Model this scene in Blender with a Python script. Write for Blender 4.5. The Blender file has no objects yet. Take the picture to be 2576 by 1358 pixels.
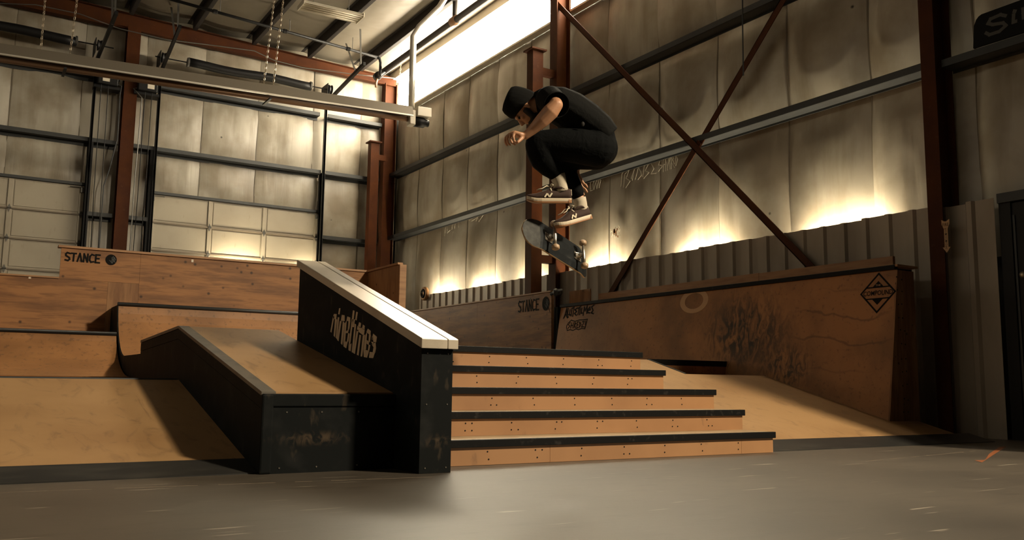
import bpy, bmesh, math, random
from mathutils import Vector, Matrix
random.seed(7)
S = bpy.context.scene
COL = S.collection
V = Vector
PI = math.pi
W_, H_ = 2576.0, 1358.0

# ---------------------------------------------------------------- camera
FPX, PITCH, YAW, ROLL, EYE = 2227.47, math.radians(7.3147), math.radians(31.8727), math.radians(0.6887), 0.5
CF = V((math.sin(YAW)*math.cos(PITCH), math.cos(YAW)*math.cos(PITCH), math.sin(PITCH)))
r0 = V((math.cos(YAW), -math.sin(YAW), 0)); u0 = r0.cross(CF)
CR = math.cos(ROLL)*r0 + math.sin(ROLL)*u0
CU = -math.sin(ROLL)*r0 + math.cos(ROLL)*u0
CP = V((0, 0, EYE))
cam = bpy.data.cameras.new('camera'); camo = bpy.data.objects.new('camera', cam); COL.objects.link(camo)
cam.sensor_fit = 'HORIZONTAL'; cam.sensor_width = 36; cam.lens = FPX*36/W_; cam.clip_end = 200
camo.matrix_world = Matrix(((CR.x, CU.x, -CF.x, CP.x), (CR.y, CU.y, -CF.y, CP.y), (CR.z, CU.z, -CF.z, CP.z), (0, 0, 0, 1)))
S.camera = camo
def ray(x, y): return (x-W_/2)/FPX*CR - (y-H_/2)/FPX*CU + CF
def PX(x, y, X): d = ray(x, y); return CP + d*((X-CP.x)/d.x)
def PY(x, y, Y): d = ray(x, y); return CP + d*((Y-CP.y)/d.y)
def PZ(x, y, z): d = ray(x, y); return CP + d*((z-CP.z)/d.z)
def PD(x, y, D): return CP + ray(x, y)*D          # at a depth along the view axis

# ---------------------------------------------------------------- world, light level
wd = bpy.data.worlds.new('world'); S.world = wd; wd.use_nodes = True
bg = wd.node_tree.nodes['Background']; bg.inputs[0].default_value = (0.9, 0.95, 1, 1); bg.inputs[1].default_value = 0.02
S.view_settings.view_transform = 'Standard'; S.view_settings.look = 'None'; S.view_settings.gamma = 1
S.view_settings.use_curve_mapping = False
S.view_settings.exposure = 0.0
DAY = 54.0                # eave skylight strip
DAYCOL = (1.0, 0.88, 0.67)
LAMP = 480.0               # uplight tubes
LAMPCOL = (1.0, 0.86, 0.60)

KEY_POS, KEY_W, KEYCOL = (8.3, -3.2, 7.6), 10200.0, (1.0, 0.84, 0.60)     # high bay lamp of the hall, behind the camera
# ---------------------------------------------------------------- materials
def mat(name, col, rough=0.6, metal=0.0, var=(), bump=(), spec=0.5, emit=None, estr=0):
    m = bpy.data.materials.new(name); m.use_nodes = True
    nt = m.node_tree; N = nt.nodes; L = nt.links
    b = N['Principled BSDF']
    b.inputs['Roughness'].default_value = rough; b.inputs['Metallic'].default_value = metal
    b.inputs['Specular IOR Level'].default_value = spec
    b.inputs['Base Color'].default_value = (*col, 1)
    if emit:
        b.inputs['Emission Color'].default_value = (*emit, 1); b.inputs['Emission Strength'].default_value = estr
    geo = None
    def coord(st):
        nonlocal geo
        if geo is None: geo = N.new('ShaderNodeNewGeometry')
        mp = N.new('ShaderNodeMapping'); mp.inputs['Scale'].default_value = st
        L.new(geo.outputs['Position'], mp.inputs['Vector']); return mp.outputs[0]
    def tex(d):
        st = d.get('st', (1, 1, 1)); k = d.get('kind', 'noise')
        if k == 'noise':
            t = N.new('ShaderNodeTexNoise'); t.inputs['Scale'].default_value = d['scale']; t.inputs['Detail'].default_value = d.get('detail', 4)
            t.inputs['Roughness'].default_value = d.get('tr', 0.55); t.inputs['Distortion'].default_value = d.get('dist', 0); o = t.outputs['Fac']
        elif k == 'wave':
            t = N.new('ShaderNodeTexWave'); t.inputs['Scale'].default_value = d['scale']; t.inputs['Distortion'].default_value = d.get('dist', 3)
            t.inputs['Detail'].default_value = d.get('detail', 3); t.bands_direction = d.get('dir', 'X'); o = t.outputs['Fac']
        else:
            t = N.new('ShaderNodeTexVoronoi'); t.inputs['Scale'].default_value = d['scale']; o = t.outputs['Distance']
        L.new(coord(st), t.inputs['Vector']); return o
    cur = None
    for d in var:
        o = tex(d); r = N.new('ShaderNodeMapRange'); r.clamp = True
        r.inputs['From Min'].default_value = d['lo']; r.inputs['From Max'].default_value = d['hi']
        r.inputs['To Min'].default_value = d.get('a', 0.0); r.inputs['To Max'].default_value = d.get('b', 1.0)
        L.new(o, r.inputs['Value'])
        fac = r.outputs[0]
        if 'mask' in d:                        # stain confined to an ellipsoid (centre, radii)
            if geo is None: coord((1, 1, 1))
            c_, rd = d['mask']; sb_ = N.new('ShaderNodeVectorMath'); sb_.operation = 'SUBTRACT'; sb_.inputs[1].default_value = c_; L.new(geo.outputs['Position'], sb_.inputs[0])
            dv = N.new('ShaderNodeVectorMath'); dv.operation = 'DIVIDE'; dv.inputs[1].default_value = rd; L.new(sb_.outputs[0], dv.inputs[0])
            ln = N.new('ShaderNodeVectorMath'); ln.operation = 'LENGTH'; L.new(dv.outputs[0], ln.inputs[0])
            r2 = N.new('ShaderNodeMapRange'); r2.interpolation_type = 'SMOOTHSTEP'; r2.inputs['From Min'].default_value = 1.0; r2.inputs['From Max'].default_value = d.get('core', .3); L.new(ln.outputs['Value'], r2.inputs['Value'])
            mm = N.new('ShaderNodeMath'); mm.operation = 'MULTIPLY'; L.new(fac, mm.inputs[0]); L.new(r2.outputs[0], mm.inputs[1]); fac = mm.outputs[0]
        mx = N.new('ShaderNodeMix'); mx.data_type = 'RGBA'
        L.new(fac, mx.inputs[0])
        if cur is None: mx.inputs[6].default_value = (*col, 1)
        else: L.new(cur, mx.inputs[6])
        mx.inputs[7].default_value = (*d['col'], 1); cur = mx.outputs[2]
    if cur is not None: L.new(cur, b.inputs['Base Color'])
    prev = None
    for d in bump:
        o = tex(d); bp = N.new('ShaderNodeBump'); bp.inputs['Strength'].default_value = d.get('s', 0.3); bp.inputs['Distance'].default_value = d.get('d', 0.02)
        L.new(o, bp.inputs['Height'])
        if prev is not None: L.new(prev, bp.inputs['Normal'])
        prev = bp.outputs[0]
    if prev is not None: L.new(prev, b.inputs['Normal'])
    return m
M = {}
M['insul'] = mat('insulation_vinyl', (.36, .324, .26), .36,
    var=[dict(scale=.9, lo=.42, hi=.64, col=(.20, .16, .11), b=.9, detail=8), dict(scale=2.4, st=(1, 1, .15), lo=.50, hi=.68, col=(.17, .135, .09), b=.6, detail=6),
         dict(kind='voronoi', scale=1.5, lo=.045, hi=.015, col=(.02, .017, .013))],
    bump=[dict(scale=1.6, st=(1, 1, .5), s=.5, d=.06, detail=2), dict(kind='wave', scale=.8, dist=7, detail=2, s=.12, d=.015), dict(scale=7, st=(1, 1, .10), s=.22, d=.015, dist=1.2, detail=3)])
M['roofins'] = mat('roof_insulation', (.235, .205, .16), .5,
    var=[dict(scale=.8, lo=.4, hi=.8, col=(.13, .105, .075), b=.8)], bump=[dict(scale=1.5, s=.5, d=.05, detail=2)])
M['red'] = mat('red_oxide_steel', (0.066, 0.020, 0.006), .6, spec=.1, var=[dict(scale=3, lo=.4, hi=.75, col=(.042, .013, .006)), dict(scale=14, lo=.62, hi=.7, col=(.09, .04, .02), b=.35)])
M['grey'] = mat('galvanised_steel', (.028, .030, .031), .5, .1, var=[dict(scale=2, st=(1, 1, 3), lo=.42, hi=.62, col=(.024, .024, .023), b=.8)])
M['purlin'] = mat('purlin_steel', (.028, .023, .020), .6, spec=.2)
M['black'] = mat('black_steel', (.006, .0055, .0055), .5, spec=.25)
M['chain'] = mat('zinc_chain', (.45, .38, .28), .35, .8)
M['ply'] = mat('plywood_wall', (.29, .135, .050), .55, spec=.3,
    var=[dict(scale=1.3, st=(1, 1, 7), lo=.42, hi=.62, col=(.165, .075, .030), detail=8), dict(scale=12, st=(.3, .3, 3), lo=.50, hi=.66, col=(.125, .055, .022), b=.6),
         dict(kind='voronoi', scale=6.5, lo=.15, hi=.06, col=(.035, .017, .008), b=.9)], bump=[dict(scale=20, st=(.3, .3, 3), s=.1, d=.004)])
M['plyv'] = mat('plywood_vertical', (.26, .132, .056), .55, spec=.3,
    var=[dict(scale=1.3, st=(7, 7, 1), lo=.42, hi=.62, col=(.165, .075, .03), detail=8), dict(scale=12, st=(3, 3, .3), lo=.50, hi=.66, col=(.12, .055, .022), b=.55),
         dict(kind='voronoi', scale=6.5, lo=.12, hi=.05, col=(.035, .017, .008), b=.9)])
M['face'] = mat('ramp_face', (.29, .138, .052), .5, spec=.35,
    var=[dict(scale=1.4, lo=.42, hi=.62, col=(.175, .083, .033), b=.8, detail=8), dict(scale=24, lo=.56, hi=.68, col=(.075, .043, .025), b=.55, detail=6)])
M['wallride'] = mat('wallride_face', (.34, .155, .055), .5, spec=.35,
    var=[dict(scale=1.4, lo=.42, hi=.62, col=(.175, .083, .033), b=.8, detail=8), dict(scale=24, lo=.58, hi=.70, col=(.08, .045, .026), b=.5, detail=6),
         dict(scale=5, st=(1, 2.2, 1), lo=.40, hi=.60, col=(.022, .018, .014), b=.95, detail=10, dist=1.5, mask=((8.0, 7.55, 1.15), (.6, .95, .62)), core=.25),
         dict(scale=6, st=(1, 2.2, 1), lo=.42, hi=.60, col=(.022, .018, .014), b=.9, detail=10, dist=1.5, mask=((8.0, 6.9, .72), (.6, .55, .40)), core=.2),
         dict(kind='wave', scale=1.1, dist=7, dir='Z', lo=.975, hi=.998, col=(.07, .038, .02), b=.5, detail=4, mask=((8.0, 6.2, 1.1), (.6, .8, .6)), core=.5)])
M['bank'] = mat('bank_surface', (.345, .205, .092), .46, spec=.4,
    var=[dict(scale=1.0, lo=.42, hi=.66, col=(.255, .14, .058), b=.8, detail=6), dict(scale=6, st=(1, .35, 1), lo=.55, hi=.70, col=(.15, .085, .042), b=.55, detail=10, dist=2.5)])
M['riser'] = mat('stair_riser', (0.3128, 0.1598, 0.068), .5,
    var=[dict(scale=1.5, lo=.42, hi=.75, col=(0.2244, 0.1088, 0.0442), b=.8, detail=6), dict(scale=9, st=(1, 1, .5), lo=.66, hi=.8, col=(0.068, 0.0374, 0.0204), b=.6, detail=6)])
M['tread'] = mat('stair_tread', (0.3944, 0.2856, 0.1632), .4, var=[dict(scale=3, lo=.45, hi=.8, col=(0.2448, 0.1496, 0.068), b=.8)])
M['blk'] = mat('black_painted_ply', (.0055, .0065, .0065), .65, spec=.08,
    var=[dict(scale=5, lo=.50, hi=.68, col=(.014, .0145, .014), b=.8, detail=8), dict(scale=14, st=(1, 1, .35), lo=.62, hi=.70, col=(.06, .045, .03), b=.4, detail=4),
         dict(scale=22, st=(1, 1, .8), lo=.45, hi=.68, col=(.09, .062, .038), b=.6, detail=8, dist=1, mask=((1.72, 4.83, .185), (.32, .1, .055)), core=.1),
         dict(scale=22, st=(1, 1, .8), lo=.45, hi=.68, col=(.09, .062, .038), b=.6, detail=8, dist=1, mask=((2.32, 4.5, .175), (.13, .1, .055)), core=.1)])
M['nose'] = mat('black_nosing', (.005, .005, .005), .5, spec=.12, var=[dict(scale=20, lo=.6, hi=.72, col=(.03, .027, .024), b=.6)])
M['kick'] = mat('kicker_plate', (.035, .034, .032), .38, .4, var=[dict(scale=3, st=(1, 3, 3), lo=.5, hi=.8, col=(.075, .07, .06), b=.8)])
M['trim'] = mat('worn_edge_trim', (.10, .085, .065), .5, var=[dict(scale=6, lo=.4, hi=.7, col=(.05, .045, .038))])
M['cop'] = mat('white_concrete_cap', (0.4488, 0.3944, 0.3128), .3, var=[dict(scale=4, lo=.5, hi=.8, col=(0.2856, 0.238, 0.1768), b=.8, detail=8), dict(scale=22, st=(1, .4, 1), lo=.64, hi=.75, col=(0.1088, 0.0816, 0.0544), b=.6)],
    bump=[dict(scale=40, s=.1, d=.003)])
M['floor'] = mat('polished_concrete', (.082, .066, .048), .43,
    var=[dict(scale=.7, lo=.35, hi=.65, col=(.046, .036, .026), b=.9, detail=6), dict(scale=10, st=(.35, 1, 1), lo=.52, hi=.72, col=(.038, .030, .022), b=.6, detail=8),
         dict(scale=16, st=(.12, 1.3, 1), lo=.68, hi=.72, col=(.35, .30, .23), b=.6, detail=2)],
    bump=[dict(scale=26, s=.09, d=.004, detail=6)], spec=.85)
M['corr'] = mat('corrugated_sheet', (.34, .285, .225), .5, .1, var=[dict(scale=2, st=(1, 1, .3), lo=.42, hi=.65, col=(.24, .195, .15), b=.8)])
M['wallskin'] = mat('dark_wall', (0.04, 0.036, 0.03), .7)
M['door'] = mat('garage_door_panel', (0.3128, 0.272, 0.204), .45, var=[dict(scale=1.1, lo=.45, hi=.8, col=(0.2312, 0.1904, 0.136), b=.7), dict(scale=10, st=(1, 1, .3), lo=.62, hi=.8, col=(0.136, 0.1088, 0.0748), b=.5)])
M['drail'] = mat('door_rail', (.16, .125, .085), .5)
M['seam'] = mat('insulation_seam', (.13, .105, .072), .6)
M['hinge'] = mat('dull_hinge', (.11, .105, .095), .45, .6)
M['reflector'] = mat('heater_reflector', (.17, .145, .11), .45, .3)
M['tube'] = mat('heater_tube', (.26, .15, .085), .45, .4)
M['alum'] = mat('aluminium_duct', (.62, .58, .50), .35, .5, bump=[dict(scale=30, s=.2, d=.005)])
M['white'] = mat('white_enamel', (.62, .56, .45), .4)
M['lens'] = mat('fixture_tube_off', (.68, .62, .50), .3)
M['fill_pane'] = mat('fill_strip_glow', (.8, .8, .8), .5, emit=DAYCOL, estr=DAY*.075)  # weak emission for the added fill strip on the left wall
M['pane'] = mat('skylight_pane', (.8, .8, .8), .5, emit=DAYCOL, estr=DAY)
M['lampglow'] = mat('lit_tube', (.9, .9, .9), .5, emit=LAMPCOL, estr=LAMP)
M['paint'] = mat('black_stencil_paint', (.006, .0055, .005), .7, spec=.1)
M['cream'] = mat('cream_paint', (.50, .38, .25), .6)
M['decal'] = mat('pale_decal', (.45, .27, .14), .6)
M['scrib'] = mat('scratched_mark', (.40, .36, .28), .6)
M['scrib2'] = mat('worn_joint', (.17, .13, .09), .6)
M['orange'] = mat('orange_tape', (.22, .065, .016), .6)
M['wood'] = mat('timber', (0.3128, 0.1632, 0.068), .55, var=[dict(scale=3, st=(1, 1, 8), lo=.4, hi=.75, col=(0.204, 0.0952, 0.0374))])
M['dark'] = mat('dark_rubber', (.006, .006, .0065), .6, spec=.1)
# clothing and skin
M['skin'] = mat('skin', (.46, .235, .125), .5, var=[dict(scale=25, lo=.4, hi=.75, col=(.37, .17, .09), b=.6)])
M['tee'] = mat('charcoal_cotton', (.0065, .0065, .006), .9, spec=.12, bump=[dict(scale=14, s=.5, d=.012, dist=1.5, detail=3)])
M['pants'] = mat('black_trousers', (.0032, .0036, .0038), .85, spec=.08, bump=[dict(scale=12, s=.5, d=.014, dist=1.5, detail=3)])
M['beanie'] = mat('knit_beanie', (.008, .008, .0075), .95, spec=.1, bump=[dict(kind='wave', scale=60, s=.3, d=.003, dir='Z', dist=1)])
M['hair'] = mat('dark_beard', (.012, .009, .007), .8)
M['sock'] = mat('white_sock', (.52, .45, .34), .85, bump=[dict(kind='wave', scale=120, s=.3, d=.002, dir='X', dist=.5)])
M['suede'] = mat('brown_suede', (.035, .015, .009), .85)
M['lace'] = mat('cream_lace', (.62, .54, .40), .8)
M['sole'] = mat('cream_midsole', (.60, .50, .36), .6)
M['gum'] = mat('gum_outsole', (.30, .14, .055), .5)
M['deck'] = mat('deck_graphic', (.007, .0085, .0095), .5, spec=.2, var=[dict(scale=9, lo=.5, hi=.7, col=(.018, .021, .022))])
M['deckend'] = mat('scuffed_deck_nose', (.03, .03, .027), .6, spec=.2, var=[dict(scale=30, lo=.4, hi=.7, col=(.055, .055, .048))])
M['maple'] = mat('maple_edge', (.40, .25, .12), .5)
M['truck'] = mat('cast_truck', (.42, .38, .32), .35, .8)
M['wheel'] = mat('urethane_wheel', (.40, .27, .16), .45)

# ---------------------------------------------------------------- mesh helpers
class MB:
    def __init__(s): s.v = []; s.f = []
    def add(s, vs, fs):
        o = len(s.v); s.v += [V(p) for p in vs]; s.f += [tuple(i+o for i in f) for f in fs]; return s
    def box(s, x0, x1, y0, y1, z0, z1):
        return s.add([(x0, y0, z0), (x1, y0, z0), (x1, y1, z0), (x0, y1, z0), (x0, y0, z1), (x1, y0, z1), (x1, y1, z1), (x0, y1, z1)],
                     [(0, 3, 2, 1), (4, 5, 6, 7), (0, 1, 5, 4), (1, 2, 6, 5), (2, 3, 7, 6), (3, 0, 4, 7)])
    def prism(s, poly, d):                    # closed 3D polygon swept along vector d
        n = len(poly); d = V(d); poly = [V(p) for p in poly]
        nrm = V((0, 0, 0))
        for i in range(n): nrm += poly[i].cross(poly[(i+1) % n])
        if nrm.dot(d) > 0: poly = poly[::-1]
        return s.add(poly + [p+d for p in poly], [tuple(range(n)), tuple(range(2*n-1, n-1, -1))] + [((i+1) % n, i, i+n, (i+1) % n+n) for i in range(n)])
    def ring(s, a, b, c, d):
        return s
    def tube(s, pts, r, n=8, cap=True, rs=None):
        pts = [V(p) for p in pts]; rings = []; up = None
        for i, p in enumerate(pts):
            t = (pts[min(i+1, len(pts)-1)] - pts[max(i-1, 0)]).normalized()
            if up is None:
                up = t.orthogonal().normalized()
            up = (up - t*up.dot(t)).normalized(); w = t.cross(up)
            rr = rs[i] if rs else r
            rings.append([p + (up*math.cos(2*PI*k/n) + w*math.sin(2*PI*k/n))*rr for k in range(n)])
        return s.loft(rings, cap)
    def loft(s, rings, cap=True, closed=False):
        n = len(rings[0]); o = len(s.v)
        for r in rings: s.v += [V(p) for p in r]
        m = len(rings)
        for i in range(m if closed else m-1):
            for k in range(n):
                a = o+i*n+k; b = o+i*n+(k+1) % n; c = o+((i+1) % m)*n+(k+1) % n; d = o+((i+1) % m)*n+k
                s.f.append((a, b, c, d))
        if cap and not closed:
            s.f.append(tuple(o+k for k in range(n))[::-1]); s.f.append(tuple(o+(m-1)*n+k for k in range(n)))
        return s
    def ell(s, c, ax, n=16, m=10):            # ellipsoid, ax = three axis vectors
        c = V(c); a, b, d = [V(q) for q in ax]; rings = []
        for i in range(1, m):
            th = PI*i/m
            rings.append([c + d*math.cos(th) + (a*math.cos(2*PI*k/n) + b*math.sin(2*PI*k/n))*math.sin(th) for k in range(n)])
        o = len(s.v); s.loft(rings, False)
        t = len(s.v); s.v += [c+d, c-d]
        for k in range(n):
            s.f.append((t, o+(k+1) % n, o+k)); e = o+(m-2)*n; s.f.append((t+1, e+k, e+(k+1) % n))
        return s
    def bar(s, a, b, w, h, up=(0, 0, 1)):     # rectangular bar between two points
        a = V(a); b = V(b); t = (b-a).normalized(); u = V(up); u = (u-t*u.dot(t)).normalized(); x = t.cross(u)
        rings = [[p+x*sx*w/2+u*sy*h/2 for sx, sy in ((-1, -1), (1, -1), (1, 1), (-1, 1))] for p in (a, b)]
        return s.loft(rings)
    def lathe(s, c, axis, prof, n=20):        # prof: (along, radius)
        c = V(c); t = V(axis).normalized(); u = t.orthogonal().normalized(); w = t.cross(u)
        return s.loft([[c+t*a+(u*math.cos(2*PI*k/n)+w*math.sin(2*PI*k/n))*r for k in range(n)] for a, r in prof])
    def build(s, name, m, parent=None, smooth=False, bevel=0, stuff=False, remesh=0, sm=0):
        lo = V((min(p.x for p in s.v), min(p.y for p in s.v), min(p.z for p in s.v))); hi = V((max(p.x for p in s.v), max(p.y for p in s.v), max(p.z for p in s.v)))
        org = V(((lo.x+hi.x)/2, (lo.y+hi.y)/2, lo.z))
        me = bpy.data.meshes.new(name); me.from_pydata([p-org for p in s.v], [], s.f); me.validate(); me.update()
        bm = bmesh.new(); bm.from_mesh(me); bmesh.ops.recalc_face_normals(bm, faces=bm.faces[:]); bm.to_mesh(me); bm.free()
        ob = bpy.data.objects.new(name, me); COL.objects.link(ob)
        ob.location = org
        if remesh:
            md = ob.modifiers.new('r', 'REMESH'); md.mode = 'VOXEL'; md.voxel_size = remesh
            if sm:
                m2 = ob.modifiers.new('s', 'SMOOTH'); m2.iterations = sm; m2.factor = .5
            dg = bpy.context.evaluated_depsgraph_get(); nm = bpy.data.meshes.new_from_object(ob.evaluated_get(dg))
            ob.modifiers.clear(); ob.data = nm; bpy.data.meshes.remove(me); me = nm; me.name = name
        me.materials.clear(); me.materials.append(M[m] if isinstance(m, str) else m)
        if smooth:
            for p in me.polygons: p.use_smooth = True
        if bevel:
            md = ob.modifiers.new('b', 'BEVEL'); md.width = bevel; md.segments = 2; md.limit_method = 'ANGLE'
        if parent:
            ob.parent = parent; wl = V((0, 0, 0)); q = parent
            while q: wl += q.location; q = q.parent
            ob.location = org - wl
        if stuff: ob['kind'] = 'stuff'
        return ob
def tag(o, label, cat, group=None):
    o['label'] = label; o['category'] = cat
    if group: o['group'] = group
    return o
def thing(name, label, cat, loc, group=None):
    o = bpy.data.objects.new(name, None); COL.objects.link(o); o.location = V(loc); o.empty_display_size = .1
    return tag(o, label, cat, group)
def struct(o): o['kind'] = 'structure'; return o
def sroot(name, loc): 
    o = bpy.data.objects.new(name, None); COL.objects.link(o); o.location = V(loc); o['kind'] = 'structure'; return o
def B(*a): return MB().box(*a)
def instance(src, name, parent, offset):       # another alike piece sharing the mesh, moved by offset
    o = bpy.data.objects.new(name, src.data); COL.objects.link(o); o.parent = parent
    o.location = src.location + V(offset)
    for md in src.modifiers:
        if md.type == 'BEVEL':
            n = o.modifiers.new('b', 'BEVEL'); n.width = md.width; n.segments = md.segments; n.limit_method = md.limit_method
    return o
def frame(o, u, v):
    u = V(u); v = V(v); n = u.cross(v).normalized(); return V(o), u, v, n
def polymark(polys, fr, t=.003):              # flat painted shapes: list of 2D polygons in frame
    o, u, v, n = fr; mb = MB()
    for p in polys: mb.prism([o+u*a+v*b for a, b in p], n*t)
    return mb
def strokes(lines, w, fr, t=.003, mb=None):
    o, u, v, n = fr; mb = mb or MB(); ul = u.length; vl = v.length
    for ln in lines:
        P = [V((a*ul, b*vl)) for a, b in ln]
        for a, b in zip(P[:-1], P[1:]):
            d = (b-a)
            if d.length < 1e-6: continue
            d.normalize(); q = V((-d.y, d.x))*w/2; e = d*w*.45
            c = [a-e+q, a-e-q, b+e-q, b+e+q]
            mb.prism([o+u*(p.x/ul)+v*(p.y/vl) for p in c], n*t*(1+.06*(len(mb.v)//8 % 7)))
    return mb
def textmesh(body, fr, t=.002, bold=0.0, shear=0.0):   # text fitted to the unit frame (u = full width, v = full height)
    cu = bpy.data.curves.new('t', 'FONT'); cu.body = body; cu.size = 1; cu.offset = bold; cu.shear = shear; cu.resolution_u = 3
    ob = bpy.data.objects.new('t', cu); COL.objects.link(ob)
    dg = bpy.context.evaluated_depsgraph_get(); me = bpy.data.meshes.new_from_object(ob.evaluated_get(dg))
    COL.objects.unlink(ob); bpy.data.objects.remove(ob)
    vs = [v.co.copy() for v in me.vertices]; fs = [tuple(p.vertices) for p in me.polygons]; bpy.data.meshes.remove(me)
    x0 = min(v.x for v in vs); x1 = max(v.x for v in vs); y0 = min(v.y for v in vs); y1 = max(v.y for v in vs)
    o, u, v_, n = fr; mb = MB()
    mb.add([o+u*((p.x-x0)/(x1-x0))+v_*((p.y-y0)/(y1-y0))+n*t for p in vs], fs)
    return mb

# ================================================================ THE SETTING
XW, YB = 9.2, 20.66
def zr(x): return 8.28 + .035*(9.2-x)          # underside of purlins (top of rafters)
fl = sroot('floor', (0, 7, -.02))
B(-10, 9.4, -7, 21, -.1, 0).build('slab', 'floor', fl)
for nm, a, mt in (('wall_left', (-10.2, -10, -7, 21, 0, 9.2), 'insul'), ('wall_front', (-10, 9.4, -7.2, -7, 0, 9.2), 'wallskin')):
    struct(B(*a).build(nm, mt))
wr = sroot('wall_right', (9.3, 7, 0))
wb = sroot('wall_back', (0, 20.8, 0))
B(9.36, 9.44, -7, 21, 0, 7.36).build('cladding', 'wallskin', wr)
B(-10, 9.4, 20.78, 20.9, 0, 9.2).build('cladding', 'wallskin', wb)
def panel(parent, axis, a0, a1, z0, z1, base, bulge=.07):
    nu, nv = 6, 8; vs = []; fs = []
    ph = random.random()*6
    for j in range(nv+1):
        v = j/nv
        for i in range(nu+1):
            u = i/nu
            b = bulge*(math.sin(PI*v)**.55)*(.55+.45*(1-abs(2*u-1)**3)) + .014*math.sin(5*u+ph+2*v)*math.sin(PI*v)
            if i in (0, nu): b = max(b-.02, 0)
            p = a0+(a1-a0)*u; z = z0+(z1-z0)*v
            vs.append((p, base-b, z) if axis == 'x' else (base-b, p, z))
    for j in range(nv):
        for i in range(nu):
            k = j*(nu+1)+i; fs.append((k, k+1, k+nu+2, k+nu+1))
    MB().add(vs, fs).build('insulation_panel', 'insul', parent, smooth=True)
    st_ = []                                   # taped seam along one edge, following the pillow
    for j in range(nv+1):
        v = j/nv; b = max(bulge*(math.sin(PI*v)**.55)*.55-.02, 0)+.006; z = z0+(z1-z0)*v; wv = .004*math.sin(7*v+ph)
        pts_ = [(-.011+wv, 0), (.011+wv, 0), (.011+wv, .01), (-.011+wv, .01)]
        st_.append([(a0+q, base-b+w_, z) if axis == 'x' else (base-b+w_, a0+q, z) for q, w_ in pts_])
    MB().loft(st_).build('seam_tape', 'seam', parent)
# back wall
seams = [-2.05, -.75, .52, 1.84, 3.1, 4.38, 5.65, 7.01, 8.26, 9.25]
D1 = (3.36, 7.2); D2 = (-1.85, 2.02)
for a0, a1 in zip(seams[:-1], seams[1:]):
    for z0, z1 in ((5.6, 7.05), (7.05, 8.75)): panel(wb, 'x', a0, a1, z0, z1, YB)
for a0, a1 in ((-2.05, -.75), (-.75, .52), (.52, 2.02), (3.36, 4.38), (4.38, 5.65), (5.65, 7.2)): panel(wb, 'x', a0, a1, 4.62, 5.58, YB, .05)
for a0, a1 in ((2.02, 2.7), (2.7, 3.36), (7.2, 8.26), (8.26, 9.25)):
    panel(wb, 'x', a0, a1, 3.97, 5.58, YB, .05); panel(wb, 'x', a0, a1, 2.2, 3.95, YB, .05)
# right wall
ys = [2.7, 4.0, 5.3, 6.62, 7.9, 9.2, 10.5, 11.8, 13.1, 14.32, 15.57, 16.84, 18.06, 19.35, 20.66]
for a0, a1 in zip(ys[:-1], ys[1:]):
    for z0, z1 in ((1.9, 4.1), (4.12, 5.72), (5.74, 7.36)): panel(wr, 'y', a0, a1, z0, z1, 9.31, .09)
# skylight strip along the eave, one pane per bay
w1 = sroot('window_1', (9.24, 7, 7.36))
for a, b in ((13.1, 20.55), (8.2, 12.85)):
    B(9.22, 9.25, a, b, 7.40, 8.26).build('pane', 'pane', w1)
B(9.15, 9.3, 5.5, 20.6, 7.36, 7.40).build('sill', 'white', w1)
w2 = sroot('fill_strip', (-9.9, 7, 7.4))  # glowing strip added out of view as fill for the right wall
for a, b in ((13.1, 20.55), (5.6, 12.85), (-1.9, 5.35)): B(-9.98, -9.95, a, b, 7.5, 8.4).build('pane', 'fill_pane', w2)
B(9.32, 9.4, -7, 8.18, 7.36, 8.6).build('cladding', 'wallskin', wr)
# roof: insulation blankets between purlins
ce = sroot('ceiling', (0, 7, 8.7))
PURL = [8.03-1.35*k for k in range(0, 14)]
B(-10.2, 9.4, -7.2, 21, 9.3, 9.4).build('roof_sheet', 'wallskin', ce)
edges = [9.22] + PURL
for k in range(len(edges)-1):
    x1, x0 = edges[k], edges[k+1]; vs = []; fs = []; nu, nv = 6, 24
    for j in range(nv+1):
        y = -7+(27.7)*j/nv
        for i in range(nu+1):
            u = i/nu; x = x0+(x1-x0)*u
            vs.append((x, y, zr(x)+.2-.07*math.sin(PI*u)-.015*math.sin(j*1.3)*math.sin(PI*u)))
    for j in range(nv):
        for i in range(nu): q = j*(nu+1)+i; fs.append((q, q+1, q+nu+2, q+nu+1))
    MB().add(vs, fs).build('insulation_blanket', 'roofins', ce, smooth=True)

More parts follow.
